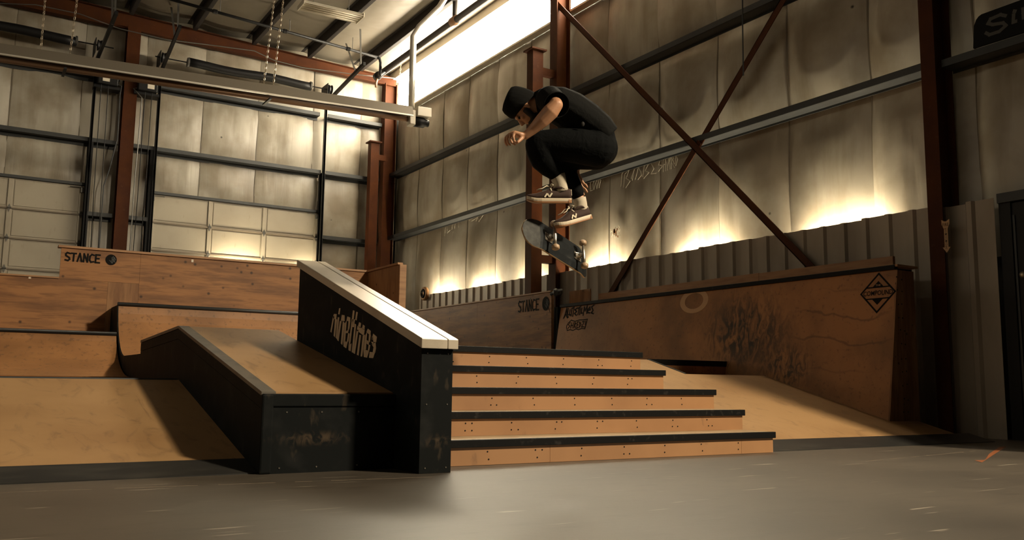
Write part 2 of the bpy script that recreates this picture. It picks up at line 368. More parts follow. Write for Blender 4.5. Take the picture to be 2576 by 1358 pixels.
# ---------------------------------------------------------------- steel frame
order = ['', 'second ', 'third ', 'fourth ', 'fifth ', 'sixth ', 'seventh ', 'eighth ', 'ninth ', 'tenth ', 'eleventh ', 'twelfth ', 'thirteenth ', 'fourteenth ']
for k, x in enumerate(PURL):
    z = zr(x)
    mb = MB().box(x-.006, x+.006, -7, 20.3, z-.05, z+.2).box(x, x+.085, -7, 20.3, z-.05, z-.038).box(x-.075, x, -7, 20.6, z+.19, z+.2)
    o = mb.build('roof_purlin', 'purlin')
    tag(o, 'dark steel roof purlin, %s from the bright eave window' % ('nearest' if k == 0 else order[k].strip()), 'purlin', 'roof purlins')
mb = MB().box(9.0, 9.2, -7, 20.6, 8.26, 8.5)
tag(mb.build('eave_strut', 'white'), 'pale eave strut running just above the bright window strip', 'beam')
def rafter(y, label, sc=1):
    mb = MB(); xs = [9.1, 4, -2, -10]
    r = thing('rafter_beam', label, 'beam', (0, y, 8.06), 'red roof beams')
    dz = .0 if sc == 1 else .25
    for nm, ya, yb_, za, zb in (('web', y-.006, y+.006, 0, 0), ('bottom_flange', y-.09, y+.09, 0, .015), ('top_flange', y-.09, y+.09, None, None)):
        m = MB(); rings = []
        for x in xs:
            bot = 8.06-dz+.012*(9.2-x); top = zr(x)-.004
            if nm == 'bottom_flange': lo, hi = bot, bot+.014
            elif nm == 'top_flange': lo, hi = top-.014, top
            else: lo, hi = bot+.014, top-.014
            rings.append([(x, ya, lo), (x, yb_, lo), (x, yb_, hi), (x, ya, hi)])
        m.loft(rings).build(nm, 'red', r)
    return r
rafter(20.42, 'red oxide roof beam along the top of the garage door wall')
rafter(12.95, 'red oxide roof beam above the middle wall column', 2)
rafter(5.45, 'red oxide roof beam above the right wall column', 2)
def icol(label, x0, x1, yc, w, z1, axis='x', group='red steel columns', t=.016):
    """I-section column: flanges at x0 and x1 (axis x) or across y"""
    r = thing('steel_column', label, 'column', ((x0+x1)/2, yc, 0), group)
    if axis == 'x':
        B(x0, x0+t, yc-w/2, yc+w/2, 0, z1).build('flange', 'red', r); B(x1-t, x1, yc-w/2, yc+w/2, 0, z1).build('flange', 'red', r)
        B(x0+t, x1-t, yc-.006, yc+.006, 0, z1).build('web', 'red', r)
    else:
        B(x0, x1, yc-w/2, yc-w/2+t, 0, z1).build('flange', 'red', r); B(x0, x1, yc+w/2-t, yc+w/2, 0, z1).build('flange', 'red', r)
        B((x0+x1)/2-.006, (x0+x1)/2+.006, yc-w/2+t, yc+w/2-t, 0, z1).build('web', 'red', r)
    B(x0-.03, x1+.03, yc-w/2-.03, yc+w/2+.03, 0, .02).build('base_plate', 'red', r)
    return r
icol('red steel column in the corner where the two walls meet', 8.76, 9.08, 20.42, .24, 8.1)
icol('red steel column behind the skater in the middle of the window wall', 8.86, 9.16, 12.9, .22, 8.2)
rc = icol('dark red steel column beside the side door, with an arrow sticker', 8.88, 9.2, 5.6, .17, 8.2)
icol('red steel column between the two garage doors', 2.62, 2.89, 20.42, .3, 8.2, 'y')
def post(label, xc, yc, zt, xcol):
    r = thing('crane_post', label, 'post', (xc, yc, 0), 'short red posts beside columns')
    B(xc-.11, xc-.097, yc-.1, yc+.1, 0, zt).build('flange', 'red', r); B(xc+.097, xc+.11, yc-.1, yc+.1, 0, zt).build('flange', 'red', r)
    B(xc-.097, xc+.097, yc-.1, yc-.086, 0, zt).build('web', 'red', r)
    B(xc-.16, xc+.16, yc-.15, yc+.15, zt, zt+.03).build('cap_plate', 'red', r)
    for z in (zt-.42, 2.62): B(xc+.11, xcol, yc-.05, yc+.05, z, z+.14).build('tie_bracket', 'red', r)
post('short capped red post beside the corner column', 8.44, 20.2, 6.43, 8.76)
post('short capped red post left of the middle column behind the skater', 8.46, 12.9, 6.47, 8.86)

def girt(label, axis, a0, a1, z, base, dep=.2, group='wall girts', m='grey'):
    mb = MB()
    if axis == 'y': base, dep = 9.20, .22
    if axis == 'y':
        mb.box(base-dep, base, a0, a1, z, z+.012); mb.box(base-dep-.004, base-dep+.008, a0, a1, z, z+.085); mb.box(base-.01, base, a0, a1, z-.03, z)
    else:
        mb.box(a0, a1, base-dep, base, z, z+.012); mb.box(a0, a1, base-dep-.004, base-dep+.008, z, z+.085); mb.box(a0, a1, base-.01, base, z-.075, z)
    return tag(mb.build('wall_girt', m), label, 'girt', group)
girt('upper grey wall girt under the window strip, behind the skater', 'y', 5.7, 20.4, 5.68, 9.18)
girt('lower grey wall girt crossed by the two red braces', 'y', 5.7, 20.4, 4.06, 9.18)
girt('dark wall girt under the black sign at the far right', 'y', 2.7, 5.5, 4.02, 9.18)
for a0, a1, z, lb in ((-2, 2.55, 5.53, 'grey wall girt above the left garage door'), (2.9, 7.18, 5.53, 'grey wall girt above the right garage door'),
                      (7.3, 8.7, 5.53, 'short grey wall girt beside the corner column, middle of three'),
                      (-2, 2.55, 6.97, 'high grey wall girt above the left garage door, behind the heater'), (2.9, 7.1, 6.97, 'high grey wall girt above the right garage door'),
                      (7.3, 8.75, 6.97, 'short grey wall girt beside the corner column, topmost of three'),
                      (7.3, 8.7, 3.93, 'short grey wall girt beside the corner column, lowest of three'),
                      (2.1, 2.58, 3.93, 'short grey wall girt left of the column between the doors'), (2.92, 3.3, 3.93, 'short grey wall girt right of the column between the doors')):
    girt(lb, 'x', a0, a1, z, YB-.02)
# X bracing
def brace(p, q, label, off):
    r = thing('cross_brace', label, 'brace', (9, (p[1]+q[1])/2, min(p[2], q[2])), 'X bracing')
    p = V(p); q = V(q); d = (q-p).normalized(); n = V((1, 0, 0)); s = d.cross(n)
    o = V((off, 0, 0)); h = .1
    m = MB(); m.prism([p+o-s*h/2, p+o+s*h/2, q+o+s*h/2, q+o-s*h/2], V((.012, 0, 0))); m.build('flat_leg', 'red', r)
    m = MB(); m.prism([p+o-s*h/2, p+o-s*(h/2-.012), q+o-s*(h/2-.012), q+o-s*h/2], V((.09, 0, 0))); m.build('return_leg', 'red', r)
    return r
b1a = PX(1392, 0, 8.93); b1b = PX(2056, 688, 8.93); d = (b1b-b1a)
brace(b1a-d*.12, b1b+d*.12, 'red angle brace falling from upper left to lower right', -.01)
b2a = PX(1965, 0, 8.97); b2b = PX(1527, 750, 8.97); d = (b2b-b2a)
mid = PX(1752, 372, 8.97)
brace(b2a-d*.35, mid+V((0, 0, .02)), 'red angle brace rising to upper right, above the crossing', .02)
brace(mid+(b2b-b2a)*-.02+V((-.015, 0, 0)), b2b+d*.15, 'red angle brace below the crossing, down to the ramp', .0)
tag(MB().tube([PX(1867, -150, 8.85), PX(1868, 60, 8.85), PX(1870, 190, 8.85)], .011, 6).build('hanging_rod', 'grey'), 'thin grey rod hanging beside the upper right brace', 'rod')
# fire extinguisher arrow on the right column
ar = thing('arrow_sticker', 'pale arrow sticker on the dark right column reading FIRE EXTINGUISHER', 'sticker', (8.87, 5.57, 2.0))
p0 = PX(2383, 636, 8.878); p1 = PX(2378, 552, 8.878); yc = (p0.y+p1.y)/2; zt = p1.z; zb = p0.z; hgt = zt-zb
fr = frame((8.876, yc+.045, zb), (0, -.09, 0), (0, 0, hgt))
polymark([[(.5, 0), (1, .17), (.74, .17), (.74, .72), (1, .86), (1, 1), (.5, .93), (0, 1), (0, .86), (.26, .72), (.26, .17), (0, .17)]], fr, .002).build('arrow', 'decal', ar)
textmesh('FIRE', frame((8.8735, yc+.035, zb+hgt*.8), (0, -.07, 0), (0, 0, hgt*.09)), 0.0005).build('lettering', 'paint', ar)
for i, ch in enumerate('EXTINGUISHER'):
    textmesh(ch, frame((8.8735, yc+.011, zb+hgt*(.70-.052*i)), (0, -.022, 0), (0, 0, hgt*.035)), .0005).build('lettering', 'paint', ar)

# ---------------------------------------------------------------- corrugated lower wall sheets
def corr_sheet(y0, z1, parent, x=9.03, n=3, z0=0):
    m = MB(); prof = []
    for k in range(n):
        b = y0+k*.305
        prof += [(b, 0), (b+.20, 0), (b+.225, .035), (b+.28, .035), (b+.305, 0)]
    prof = [p for i, p in enumerate(prof) if i == 0 or abs(p[0]-prof[i-1][0]) > 1e-6]
    vs = [(x-d, y, z0) for y, d in prof]+[(x-d, y, z1) for y, d in prof]; k = len(prof)
    m.add(vs, [(i, i+1, i+1+k, i+k) for i in range(k-1)])
    vs2 = [(x-d+.004, y, z) for z in (z0, z1) for y, d in prof]
    m.add(vs2, [(i+1, i, i+k, i+1+k) for i in range(k-1)])
    return m.build('sheet', 'corr', parent)
cl = thing('corrugated_cladding', 'grey corrugated metal sheets along the foot of the window wall', 'cladding', (9.05, 12, 0))
for i in range(14):
    corr_sheet(5.72+i*.915, 2.49+random.uniform(-.012, .012), cl)
cr2 = thing('corrugated_cladding', 'narrow dark corrugated sheet between the right column and the side door', 'cladding', (9.05, 5.2, 0))
corr_sheet(5.04, 2.48, cr2, n=1); corr_sheet(5.345, 2.47, cr2, n=1, x=9.06)

# ---------------------------------------------------------------- uplights behind the sheets and behind the plywood wall
def uplight(loc, L, axis, label, group):
    r = thing('strip_light', label, 'lamp', loc, group); x, y, z = loc
    if axis == 'y':
        B(x-.05, x+.05, y-L/2, y+L/2, z, z+.04).build('housing', 'white', r)
        MB().tube([(x, y-L/2+.05, z+.07), (x, y+L/2-.05, z+.07)], .016, 8).build('tube', 'lampglow', r)
        B(x+.05, 9.36, y-.02, y+.02, z, z+.03).build('bracket', 'black', r)
    else:
        B(x-L/2, x+L/2, y-.05, y+.05, z, z+.04).build('housing', 'white', r)
        MB().tube([(x-L/2+.05, y, z+.07), (x+L/2-.05, y, z+.07)], .016, 8).build('tube', 'lampglow', r)
        MB().tube([(x, y, 0), (x, y, z)], .02, 8).build('stand', 'black', r)
nth = ['farthest', 'second farthest', 'third farthest', 'third nearest', 'second nearest', 'nearest']
for i, (yc, L) in enumerate(((17.72, 1.15), (15.92, 1.15), (14.05, 1.0), (11.85, 1.1), (9.45, 1.15), (7.05, 1.2))):
    uplight((9.12, yc, 2.27), L, 'y', 'lit strip light behind the corrugated sheets, %s from the camera' % nth[i], 'uplights along the window wall')
uplight((5.35, 20.25, 2.9), .9, 'x', 'lit strip light below the middle of the right garage door', 'uplights by the garage door')
uplight((6.95, 20.25, 2.9), .5, 'x', 'lit strip light below the right edge of the garage door', 'uplights by the garage door')

# high bay lamp behind the camera, the hall's own overhead light
hbl = thing('high_bay_lamp', 'high bay lamp hanging under the roof behind the camera', 'lamp', KEY_POS)
kx, ky, kz = KEY_POS
MB().lathe((kx, ky, kz+.02), (0, 0, 1), [(0, .30), (.02, .30), (.16, .16), (.18, .16), (.36, .13), (.38, .05)], 20).build('housing', 'black', hbl)
MB().tube([(kx, ky, kz+.4), (kx, ky, 8.5)], .012, 6).build('suspension_rod', 'black', hbl)
lk = bpy.data.lights.new('high_bay_bulb', 'SPOT'); lk.energy = KEY_W; lk.color = KEYCOL; lk.shadow_soft_size = .45; lk.spot_size = math.radians(82); lk.spot_blend = 1.0
lo_ = bpy.data.objects.new('high_bay_bulb', lk); COL.objects.link(lo_); lo_.parent = hbl; lo_.location = (0, 0, -.05)
lo_.rotation_euler = (V((3.0, 6.0, .4))-V(KEY_POS)).to_track_quat('-Z', 'Y').to_euler()
# unseen partition added right of the frame to shade the right bank and column
struct(B(7.5, 9.36, 3.1, 3.25, 0, 7.6).build('shade_partition', 'wallskin'))

# ---------------------------------------------------------------- garage doors
def gdoor(name, x0, x1, stiles, yb, lite):
    r = sroot(name, ((x0+x1)/2, yb, 0))
    zs = [4.58, 3.95, 3.33, 2.70, 2.08]
    for j in range(4):
        zt, zb = zs[j], zs[j+1]
        xs = [x0] + stiles + [x1]
        sec = B(x0, x1, yb, yb+.05, zb+.006, zt-.006).build('section', 'door', r)
        for a, b in zip(xs[:-1], xs[1:]):
            B(a+.07, b-.07, yb-.012, yb, zb+.055, zt-.05).build('panel', 'door', sec, bevel=.006)
        for s in xs:
            sx = min(max(s, x0+.045), x1-.045)
            B(sx-.045, sx+.045, yb-.028, yb-.001, zb+.02, zt-.02).build('stile', 'door', sec, bevel=.004)
        B(x0, x1, yb-.035, yb-.002, zb-.014, zb+.016).build('rail', 'drail', sec)
        for s in xs:
            sx = min(max(s, x0+.03), x1-.03); m = MB()
            m.prism([(sx, yb-.04, zb-.085), (sx+.035, yb-.04, zb), (sx, yb-.04, zb+.085), (sx-.035, yb-.04, zb)], (0, .012, 0)); m.tube([(sx-.035, yb-.046, zb), (sx+.035, yb-.046, zb)], .014, 6)
            m.build('hinge', 'hinge', sec)
    B(x0, x1, yb, yb+.05, 0, 2.07).build('lower_section', 'door', r)
    B(x0-.02, x1+.02, yb-.05, yb+.06, 4.58, 4.64).build('header', 'grey', r)
    for s, a in ((x0, 1), (x1, -1)):
        m = B(s+a*.02-.05, s+a*.02+.05, yb-.09, yb-.04, 4.42, 4.52); m.tube([(s, yb-.06, 4.53), (s+a*.28, yb-.06, 4.53)], .01, 6)
        m.build('top_bracket', 'hinge', r)
    return r
gdoor('door_1', 3.36, 7.2, [4.65, 5.9], 20.6, True)
gdoor('door_2', -1.85, 2.02, [-.55, .66], 20.6, False)
for x, lb in ((2.07, 'dark steel jamb right of the left garage door'), (3.31, 'dark steel jamb left of the right garage door'), (7.24, 'dark steel jamb right of the right garage door')):
    m = MB().box(x-.05, x+.05, 20.44, 20.5, 0, 5.55).box(x-.05, x-.04, 20.44, 20.62, 0, 5.55)
    tag(m.build('door_jamb', 'black'), lb, 'door jamb', 'garage door jambs')
# lift tracks: vertical rail, then running back into the room under the roof
def track(x, top, end, label):
    r = thing('door_track', label, 'track', (x, 20.38, 2), 'garage door tracks')
    m = MB().box(x-.028, x-.022, 20.34, 20.4, 2, top).box(x+.022, x+.028, 20.34, 20.4, 2, top).box(x-.028, x+.028, 20.4, 20.406, 2, top); m.build('vertical_rail', 'black', r)
    e = V(end); m = MB().bar((x, 20.37, top-.05), e, .06, .075); m.build('angled_rail', 'black', r)
    m = MB(); t = V((e.x-.03, e.y+.25, zr(e.x)+.1)); m.bar(e+V((0, .2, .0)), t, .04, .008, (0, 1, 0)); m.bar(e+V((0, .5, -.06)), t+V((.05, 1.0, 0)), .04, .008, (0, 1, 0)); m.build('hanger_strap', 'hinge', r)
    m = MB().lathe((x-.03, 20.2, 7.59), (1, 0, 0), [(0, .04), (.01, .12), (.05, .1), (.09, .12), (.1, .04)]); m.build('cable_drum', 'black', r)
    B(x-.07, x-.055, 20.1, 20.55, 7.4, 7.72).build('bearing_plate', 'black', r)
    return r
track(7.22, 7.35, PX(917, 160, 7.22), 'black lift track rising from the right edge of the right garage door')
track(3.36, 7.35, PX(453, 66, 3.36), 'black lift track rising from the left edge of the right garage door')
track(2.05, 7.35, PX(293, 32, 2.05), 'black lift track rising from the right edge of the left garage door')
def spring(x0, x1, xa, xb, label):
    r = thing('torsion_spring', label, 'spring', ((x0+x1)/2, 20.2, 7.4), 'torsion springs')
    n = 14; pts = [(x0+(x1-x0)*i/n, 20.2, 7.59 + .018*math.cos(PI*3*i/n)) for i in range(n+1)]
    MB().tube(pts, .098, 12).build('spring_coil', 'black', r, smooth=True)
    MB().tube([(xa, 20.2, 7.59), (xb, 20.2, 7.59)], .015, 8).build('shaft', 'black', r)
    for x in (x0, x1): MB().lathe((x-.03, 20.2, 7.59), (1, 0, 0), [(0, .06), (.01, .11), (.05, .11), (.06, .06)], 12).build('winding_cone', 'hinge', r)
    return r
spring(3.9, 6.75, 3.2, 7.3, 'long black torsion spring above the right garage door')
spring(-1.6, 1.62, -1.8, 2.35, 'long black torsion spring above the left garage door')
for xs_, lb, sgn in ((2.28, 'left', -1), (3.08, 'right', 1)):
    r = thing('door_operator', 'black chain hoist operator box %s of the column between the doors' % lb, 'operator', (xs_, 20.25, 6.7), 'garage door operators')
    B(xs_-.2, xs_+.2, 20.1, 20.45, 6.74, 7.12).build('motor_box', 'black', r, bevel=.02)
    B(xs_-.06+.05*sgn, xs_+.08+.05*sgn, 20.094, 20.1, 6.80, 6.93).build('rating_label', 'white', r)
    MB().lathe((xs_-.25, 20.2, 7.2), (1, 0, 0), [(0, .03), (.01, .13), (.03, .13), (.04, .03)], 16).build('sprocket', 'black', r)
    B(xs_-.26, xs_+.26, 20.2, 20.5, 6.68, 6.74).build('mounting_shelf', 'black', r)
    for q in (-.09, .05):
        tag(MB().tube([(xs_+q+.04*sgn, 20.12, 6.72), (xs_+q+.03*sgn, 20.12, 4.4), (xs_+q, 20.12, 2.4)], .008, 6).build('hoist_chain', 'black'),
            'black hoist chain hanging below the %s door operator, %s strand' % (lb, 'left' if q < 0 else 'right'), 'chain', 'hoist chains')
    xj = 2.76-.19*(-sgn)
    pts = [(xs_-sgn*.2, 20.2, 6.8), (xs_-sgn*.28, 20.2, 6.78), (xj+sgn*.03, 20.2, 6.6), (xj+sgn*.02, 20.2, 5.6), (xj+sgn*(.14 if sgn < 0 else .0), 20.2, 4.9), (xj+sgn*(.22 if sgn < 0 else 0), 20.22, 4.55), (xj+sgn*(.22 if sgn < 0 else 0), 20.22, 2.4)]
    tag(MB().tube(pts, .013, 6).build('conduit', 'hinge' if sgn > 0 else 'grey'), 'grey conduit bending down from the %s door operator' % lb, 'conduit', 'conduits')

# ---------------------------------------------------------------- radiant tube heater and its chains
h0 = PZ(-140, 108, 5.6); h1 = PZ(1032, 284, 5.62); hd = (h1-h0).normalized(); hs = V((-hd.y, hd.x, 0)) ; up = V((0, 0, 1))
ht = thing('tube_heater', 'long suspended radiant tube heater with a beige reflector', 'heater', (h0+h1)/2)
def prof(c, pts): return [c+hs*a+up*b for a, b in pts]
rp = [(-.2, -.10), (-.13, .09), (.13, .09), (.2, -.10), (.185, -.10), (.12, .075), (-.12, .075), (-.185, -.10)]
MB().loft([prof(h0, rp), prof(h1, rp)]).build('reflector', 'reflector', ht)
for sgn in (-1, 1):
    lp = [(sgn*.2, -.115), (sgn*.2, -.09), (sgn*.165, -.09), (sgn*.165, -.115)]
    MB().loft([prof(h0, lp), prof(h1, lp)]).build('reflector_lip', 'alum', ht)
MB().tube([h0+up*-.13+hd*.2, h1+up*-.13-hd*.05], .05, 12).build('radiant_tube', 'tube', ht, smooth=True)
bx = h1+hd*.02
m = MB(); m.bar(bx-up*.25-hs*.0, bx+up*.04, .12, .22, hs); m.build('end_plate', 'white', ht, bevel=.02)
m = MB().bar(bx+hd*.08+up*.02-hs*.05, bx+hd*.36+up*.02-hs*.05, .2, .18); m.build('control_box', 'white', ht, bevel=.01)
MB().lathe(bx+hd*.05-up*.16, hd, [(0, .06), (.02, .1), (.2, .1), (.24, .07), (.3, .07)], 14).build('blower', 'black', ht, smooth=True)
for px_ in (125, 640):
    c = h0+(h1-h0)*((px_+140)/1172*.97)
    B(c.x-.02, c.x+.02, c.y-.22, c.y+.22, c.z-.2, c.z-.17).build('hanger_bracket', 'black', ht)
# exhaust duct
q0 = bx+up*.05; q1 = V((q0.x, q0.y, PD(1062, 55, 1).z)); 
dq = (PZ(1048, 52, 7.15)); top = V((q0.x+.02, q0.y, 7.2)); 
dct = [q0, V((q0.x, q0.y, 6.4)), V((q0.x, q0.y, 7.15)), V((q0.x+.10, q0.y-.05, 7.35)), V((q0.x+.45, q0.y-.2, 7.78)), V((q0.x+.58, q0.y-.25, 8.05)), V((q0.x+.58, q0.y-.25, 8.6))]
tag(MB().tube(dct, .062, 14).build('exhaust_duct', 'alum', smooth=True), 'shiny aluminium exhaust duct rising from the heater end to the roof', 'duct')
def chain(a, b, label):
    a = V(a); b = V(b); n = max(4, int((b-a).length/.052)); m = MB(); t = (b-a)/n; td = t.normalized(); x = td.orthogonal().normalized(); y = td.cross(x)
    for i in range(n):
        c = a+t*(i+.5); s = x if i % 2 else y; hl = t.length*.62
        loop = [c+td*hl*.6+s*.014, c+td*hl, c+td*hl*.6-s*.014, c-td*hl*.6-s*.014, c-td*hl, c-td*hl*.6+s*.014]
        nn = x if s is y else y; rings = []
        for k in range(6):
            p = loop[k]; o = (p-c); o = (o-td*o.dot(td)*.0).normalized()
            rings.append([p+o*.005, p+nn*.005, p-o*.005, p-nn*.005])
        m.loft(rings, False, True)
    return tag(m.build('suspension_chain', 'chain'), label, 'chain', 'heater chains')
def hp(px_): return h0+(h1-h0)*((px_+140)/1172)
for px_, ty, lb, dx in ((62, 10, 'leftmost steel chain holding the tube heater', .0), (126, 0, 'second steel chain from the left holding the tube heater', .12),
                     (604, 0, 'third steel chain from the left holding the tube heater', .18), (630, 0, 'fourth steel chain from the left holding the tube heater', .16)):
    c = hp(px_)+up*-.02; chain(c, V((c.x+dx, c.y-.1, 8.5)), lb)
c = PZ(1005, 205, 7.6); chain(V((c.x, c.y, 7.35)), V((c.x+.03, c.y, 8.5)), 'thin steel chain hanging near the window corner')

# ---------------------------------------------------------------- ceiling fixtures and pipes
ft = thing('fluorescent_fixture', 'unlit white fluorescent fixture hanging under the roof', 'light fixture', (5.72, 16.2, 7.75))
fx = [PZ(749, 26, 7.75), PZ(766, 5, 7.75), PZ(913, 42, 7.75), PZ(900, 58, 7.75)]
L0 = (fx[0]+fx[1])/2; L1 = (fx[2]+fx[3])/2; fd = (L1-L0).normalized(); fs_ = V((-fd.y, fd.x, 0)); wdt = .21
pr = [(-wdt, -.0), (-wdt*.55, .09), (wdt*.55, .09), (wdt, 0), (wdt, .006), (wdt*.5, .1), (-wdt*.5, .1), (-wdt, .006)]
MB().loft([[p+fs_*a+up*b for a, b in pr] for p in (L0, L1)]).build('reflector_tray', 'white', ft)
for a in (-.14, -.05, .05, .14): MB().tube([L0+fs_*a+up*.012+fd*.03, L1+fs_*a+up*.012-fd*.03], .017, 8).build('tube', 'lens', ft, smooth=True)
for p, sg in ((L0, 1), (L1, -1)): MB().bar(p+fd*.0-fs_*wdt+up*.03, p+fs_*wdt+up*.03, .02, .09).build('end_cap', 'white', ft)
for p in (L0+fd*.25, L1-fd*.25): MB().tube([p+up*.1, p+up*.75], .006, 5).build('hanger_wire', 'hinge', ft)
gp = thing('gas_pipe', 'thin black gas pipe crossing below the purlins with an elbow', 'pipe', (5, 18.2, 8.0))
pz_ = 8.12
pts = [PZ(330, -30, pz_), PZ(560, 41, pz_), PZ(780, 107, pz_), PZ(950, 144, pz_)]
a_ = pts[0]; b_ = pts[-1]
MB().tube([a_, b_], .032, 10).build('pipe_run', 'black', gp, smooth=True)
MB().tube([b_-V((.02, 0, 0)), b_+V((.05, 0, -.02)), b_+V((.08, 0, -.12)), b_+V((.08, 0, -.42))], .034, 10).build('elbow', 'black', gp, smooth=True)
for t_ in (.3, .58, .86):
    c = a_+(b_-a_)*t_; MB().lathe(c-V((.05, 0, 0)), (1, 0, 0), [(0, .03), (.01, .048), (.09, .048), (.1, .03)], 10).build('coupling', 'black', gp)
    MB().tube([c+V((.1, 0, 0)), c+V((.1, 0, .3))], .008, 5).build('pipe_hanger', 'hinge', gp)
sp = thing('sprinkler_pipe', 'thick dark pipe running along the eave beside the window', 'pipe', (8.1, 15, 7.85))
e0 = b_+V((.08, .0, -.42)); z0 = 7.86; x0_ = 8.12
MB().tube([(x0_, 19.4, z0), (x0_, -7, z0)], .075, 12).build('main_run', 'purlin', sp, smooth=True)
MB().tube([(x0_, 19.42, z0), (x0_, 19.25, z0)], .095, 12).build('end_coupling', 'black', sp, smooth=True)
MB().tube([(x0_, 15.4, z0), (x0_, 15.4, 8.5)], .05, 10).build('riser_branch', 'purlin', sp, smooth=True)
MB().tube([(x0_, 15.5, z0), (x0_, 15.3, z0)], .1, 12).build('tee_coupling', 'tube', sp, smooth=True)
MB().tube([(x0_, 19.3, z0), (x0_-.05, 19.3, z0-.18), (x0_-.05, 19.3, z0-.3)], .03, 8).build('drain_valve', 'tube', sp, smooth=True)
MB().tube([e0, V((x0_, e0.y, z0))], .034, 8).build('link', 'black', sp)
wp = [PY(-20, 8, 19.6), PY(90, 12, 19.6), PY(200, 35, 19.6), PY(300, 72, 19.6), PY(420, 100, 19.6), PY(520, 112, 19.6), PY(640, 128, 19.6), PY(690, 152, 19.6), PY(760, 170, 19.6), PY(900, 188, 19.6), PY(1005, 198, 19.6)]
tag(MB().tube(wp, .012, 5).build('slack_cable', 'hinge', smooth=True), 'thin slack cable strung along the red roof beam', 'cable')

# ================================================================ RAMPS
def yz(pts, x): return [(x, y, z) for y, z in pts]
# --- left bank with metal kicker
lb = thing('bank_ramp', 'tan wooden bank ramp at the left with a dark metal kicker', 'ramp', (-1, 6, 0))
XL, XB0, XB1 = -4.0, 1.43, 2.21
MB().prism(yz([(5.13, .0), (5.13, .060), (7.04, .50), (7.04, 0)], XL), (XB0-.002-XL, 0, 0)).build('riding_surface', 'bank', lb)
MB().prism(yz([(4.885, 0), (4.885, .006), (5.128, .064), (5.128, 0)], XL), (XB0-.002-XL, 0, 0)).build('kicker_plate', 'kick', lb)
MB().tube([(XL, 7.045, .498), (XB0-.01, 7.045, .498)], .012, 8).build('coping', 'grey', lb)
B(XL, XB0-.002, 7.05, 10.9, 0, .497).build('platform', 'face', lb)
# --- grind block / raised bank beside the hubba
gb = thing('raised_bank', 'black sided raised bank ramp with a worn wooden top left of the ledge', 'ramp', (1.82, 7, 0))
SIDE = [(4.85, 0), (4.85, .40), (4.87, .425), (7.155, .896), (8.78, .84), (8.78, 0)]
MB().prism(yz(SIDE, XB0+.012), (XB1-XB0-.014, 0, 0)).build('core', 'blk', gb)
MB().prism(yz([(4.86, 0), (4.86, .345), (7.155, .81), (8.775, .755), (8.775, 0)], XB0), (.012, 0, 0)).build('side_panel', 'blk', gb)
MB().prism(yz([(4.86, .348), (4.86, .418), (7.155, .886), (8.775, .83), (8.775, .758), (7.155, .813)], XB0-.001), (.013, 0, 0)).build('side_rail', 'blk', gb)
def slab(x0, x1, pts, t, name, m, par):
    m_ = MB(); rings = []
    for y, z in pts: rings.append([(x0, y, z), (x1, y, z), (x1, y, z+t), (x0, y, z+t)])
    return m_.loft(rings).build(name, m, par)
TOPL = [(4.87, .425), (7.155, .897), (8.785, .841)]
slab(XB0+.075, XB1-.002, TOPL, .014, 'riding_surface', 'bank', gb)
slab(XB0-.004, XB0+.075, [(y, z-.006) for y, z in TOPL], .022, 'edge_trim', 'trim', gb)
B(XB0+.03, XB1, 4.835, 4.85, .0, .355).build('front_panel', 'blk', gb)
B(XB0-.004, XB1, 4.828, 4.868, .36, .43).build('front_trim', 'blk', gb, bevel=.006)
B(XB0-.01, XB0+.055, 4.826, 4.87, 0, .428).build('corner_trim', 'blk', gb, bevel=.01)
m = MB()
for x, z in ((1.56, .33), (1.76, .33), (1.98, .33), (1.53, .03), (1.74, .03), (1.98, .03)): m.lathe((x, 4.832, z), (0, 1, 0), [(0, .0042), (.004, .0042)], 8)
m.build('screws', 'trim', gb, stuff=True)
# --- hubba ledge
hb = thing('hubba_ledge', 'tall black sloping ledge with a white cap and pixel lettering on its side', 'ledge', (2.31, 5.6, 0))
HX0, HX1 = 2.21, 2.405
SL = (1.385-.705)/(6.685-4.5)
MB().prism(yz([(4.515, 0), (4.515, .71), (6.685, 1.385), (6.685, 0)], HX0+.01), (HX1-HX0-.02, 0, 0)).build('core', 'blk', hb)
MB().prism(yz([(4.515, 0), (4.515, .71), (6.68, 1.383), (6.68, 0)], HX0), (.0095, 0, 0)).build('side_panel', 'blk', hb)
MB().prism(yz([(4.515, 0), (4.515, .71), (6.68, 1.383), (6.68, 0)], HX1-.0095), (.0095, 0, 0)).build('side_panel', 'blk', hb)
B(HX0-.002, HX1+.002, 4.5, 4.515, 0, .705).build('front_panel', 'blk', hb, bevel=.002)
def caps(x0, x1, nm, dz=0):
    m_ = MB(); pts = [(4.462, .690), (6.70, 1.385)]
    rings = [[(x0, y, z), (x1, y, z), (x1, y, z+.056+dz), (x0, y, z+.056+dz)] for y, z in pts]
    m_.loft(rings).build(nm, 'cop', hb, bevel=.004)
caps(HX0-.022, HX0+.142, 'cap_slab'); caps(HX0+.145, HX1+.016, 'cap_slab', .001)
m = MB()
for x in (2.245, 2.375):
    for z in (.665, .38, .03): m.lathe((x, 4.497, z), (0, 1, 0), [(0, .0042), (.004, .0042)], 8)
m.build('screws', 'trim', hb, stuff=True)
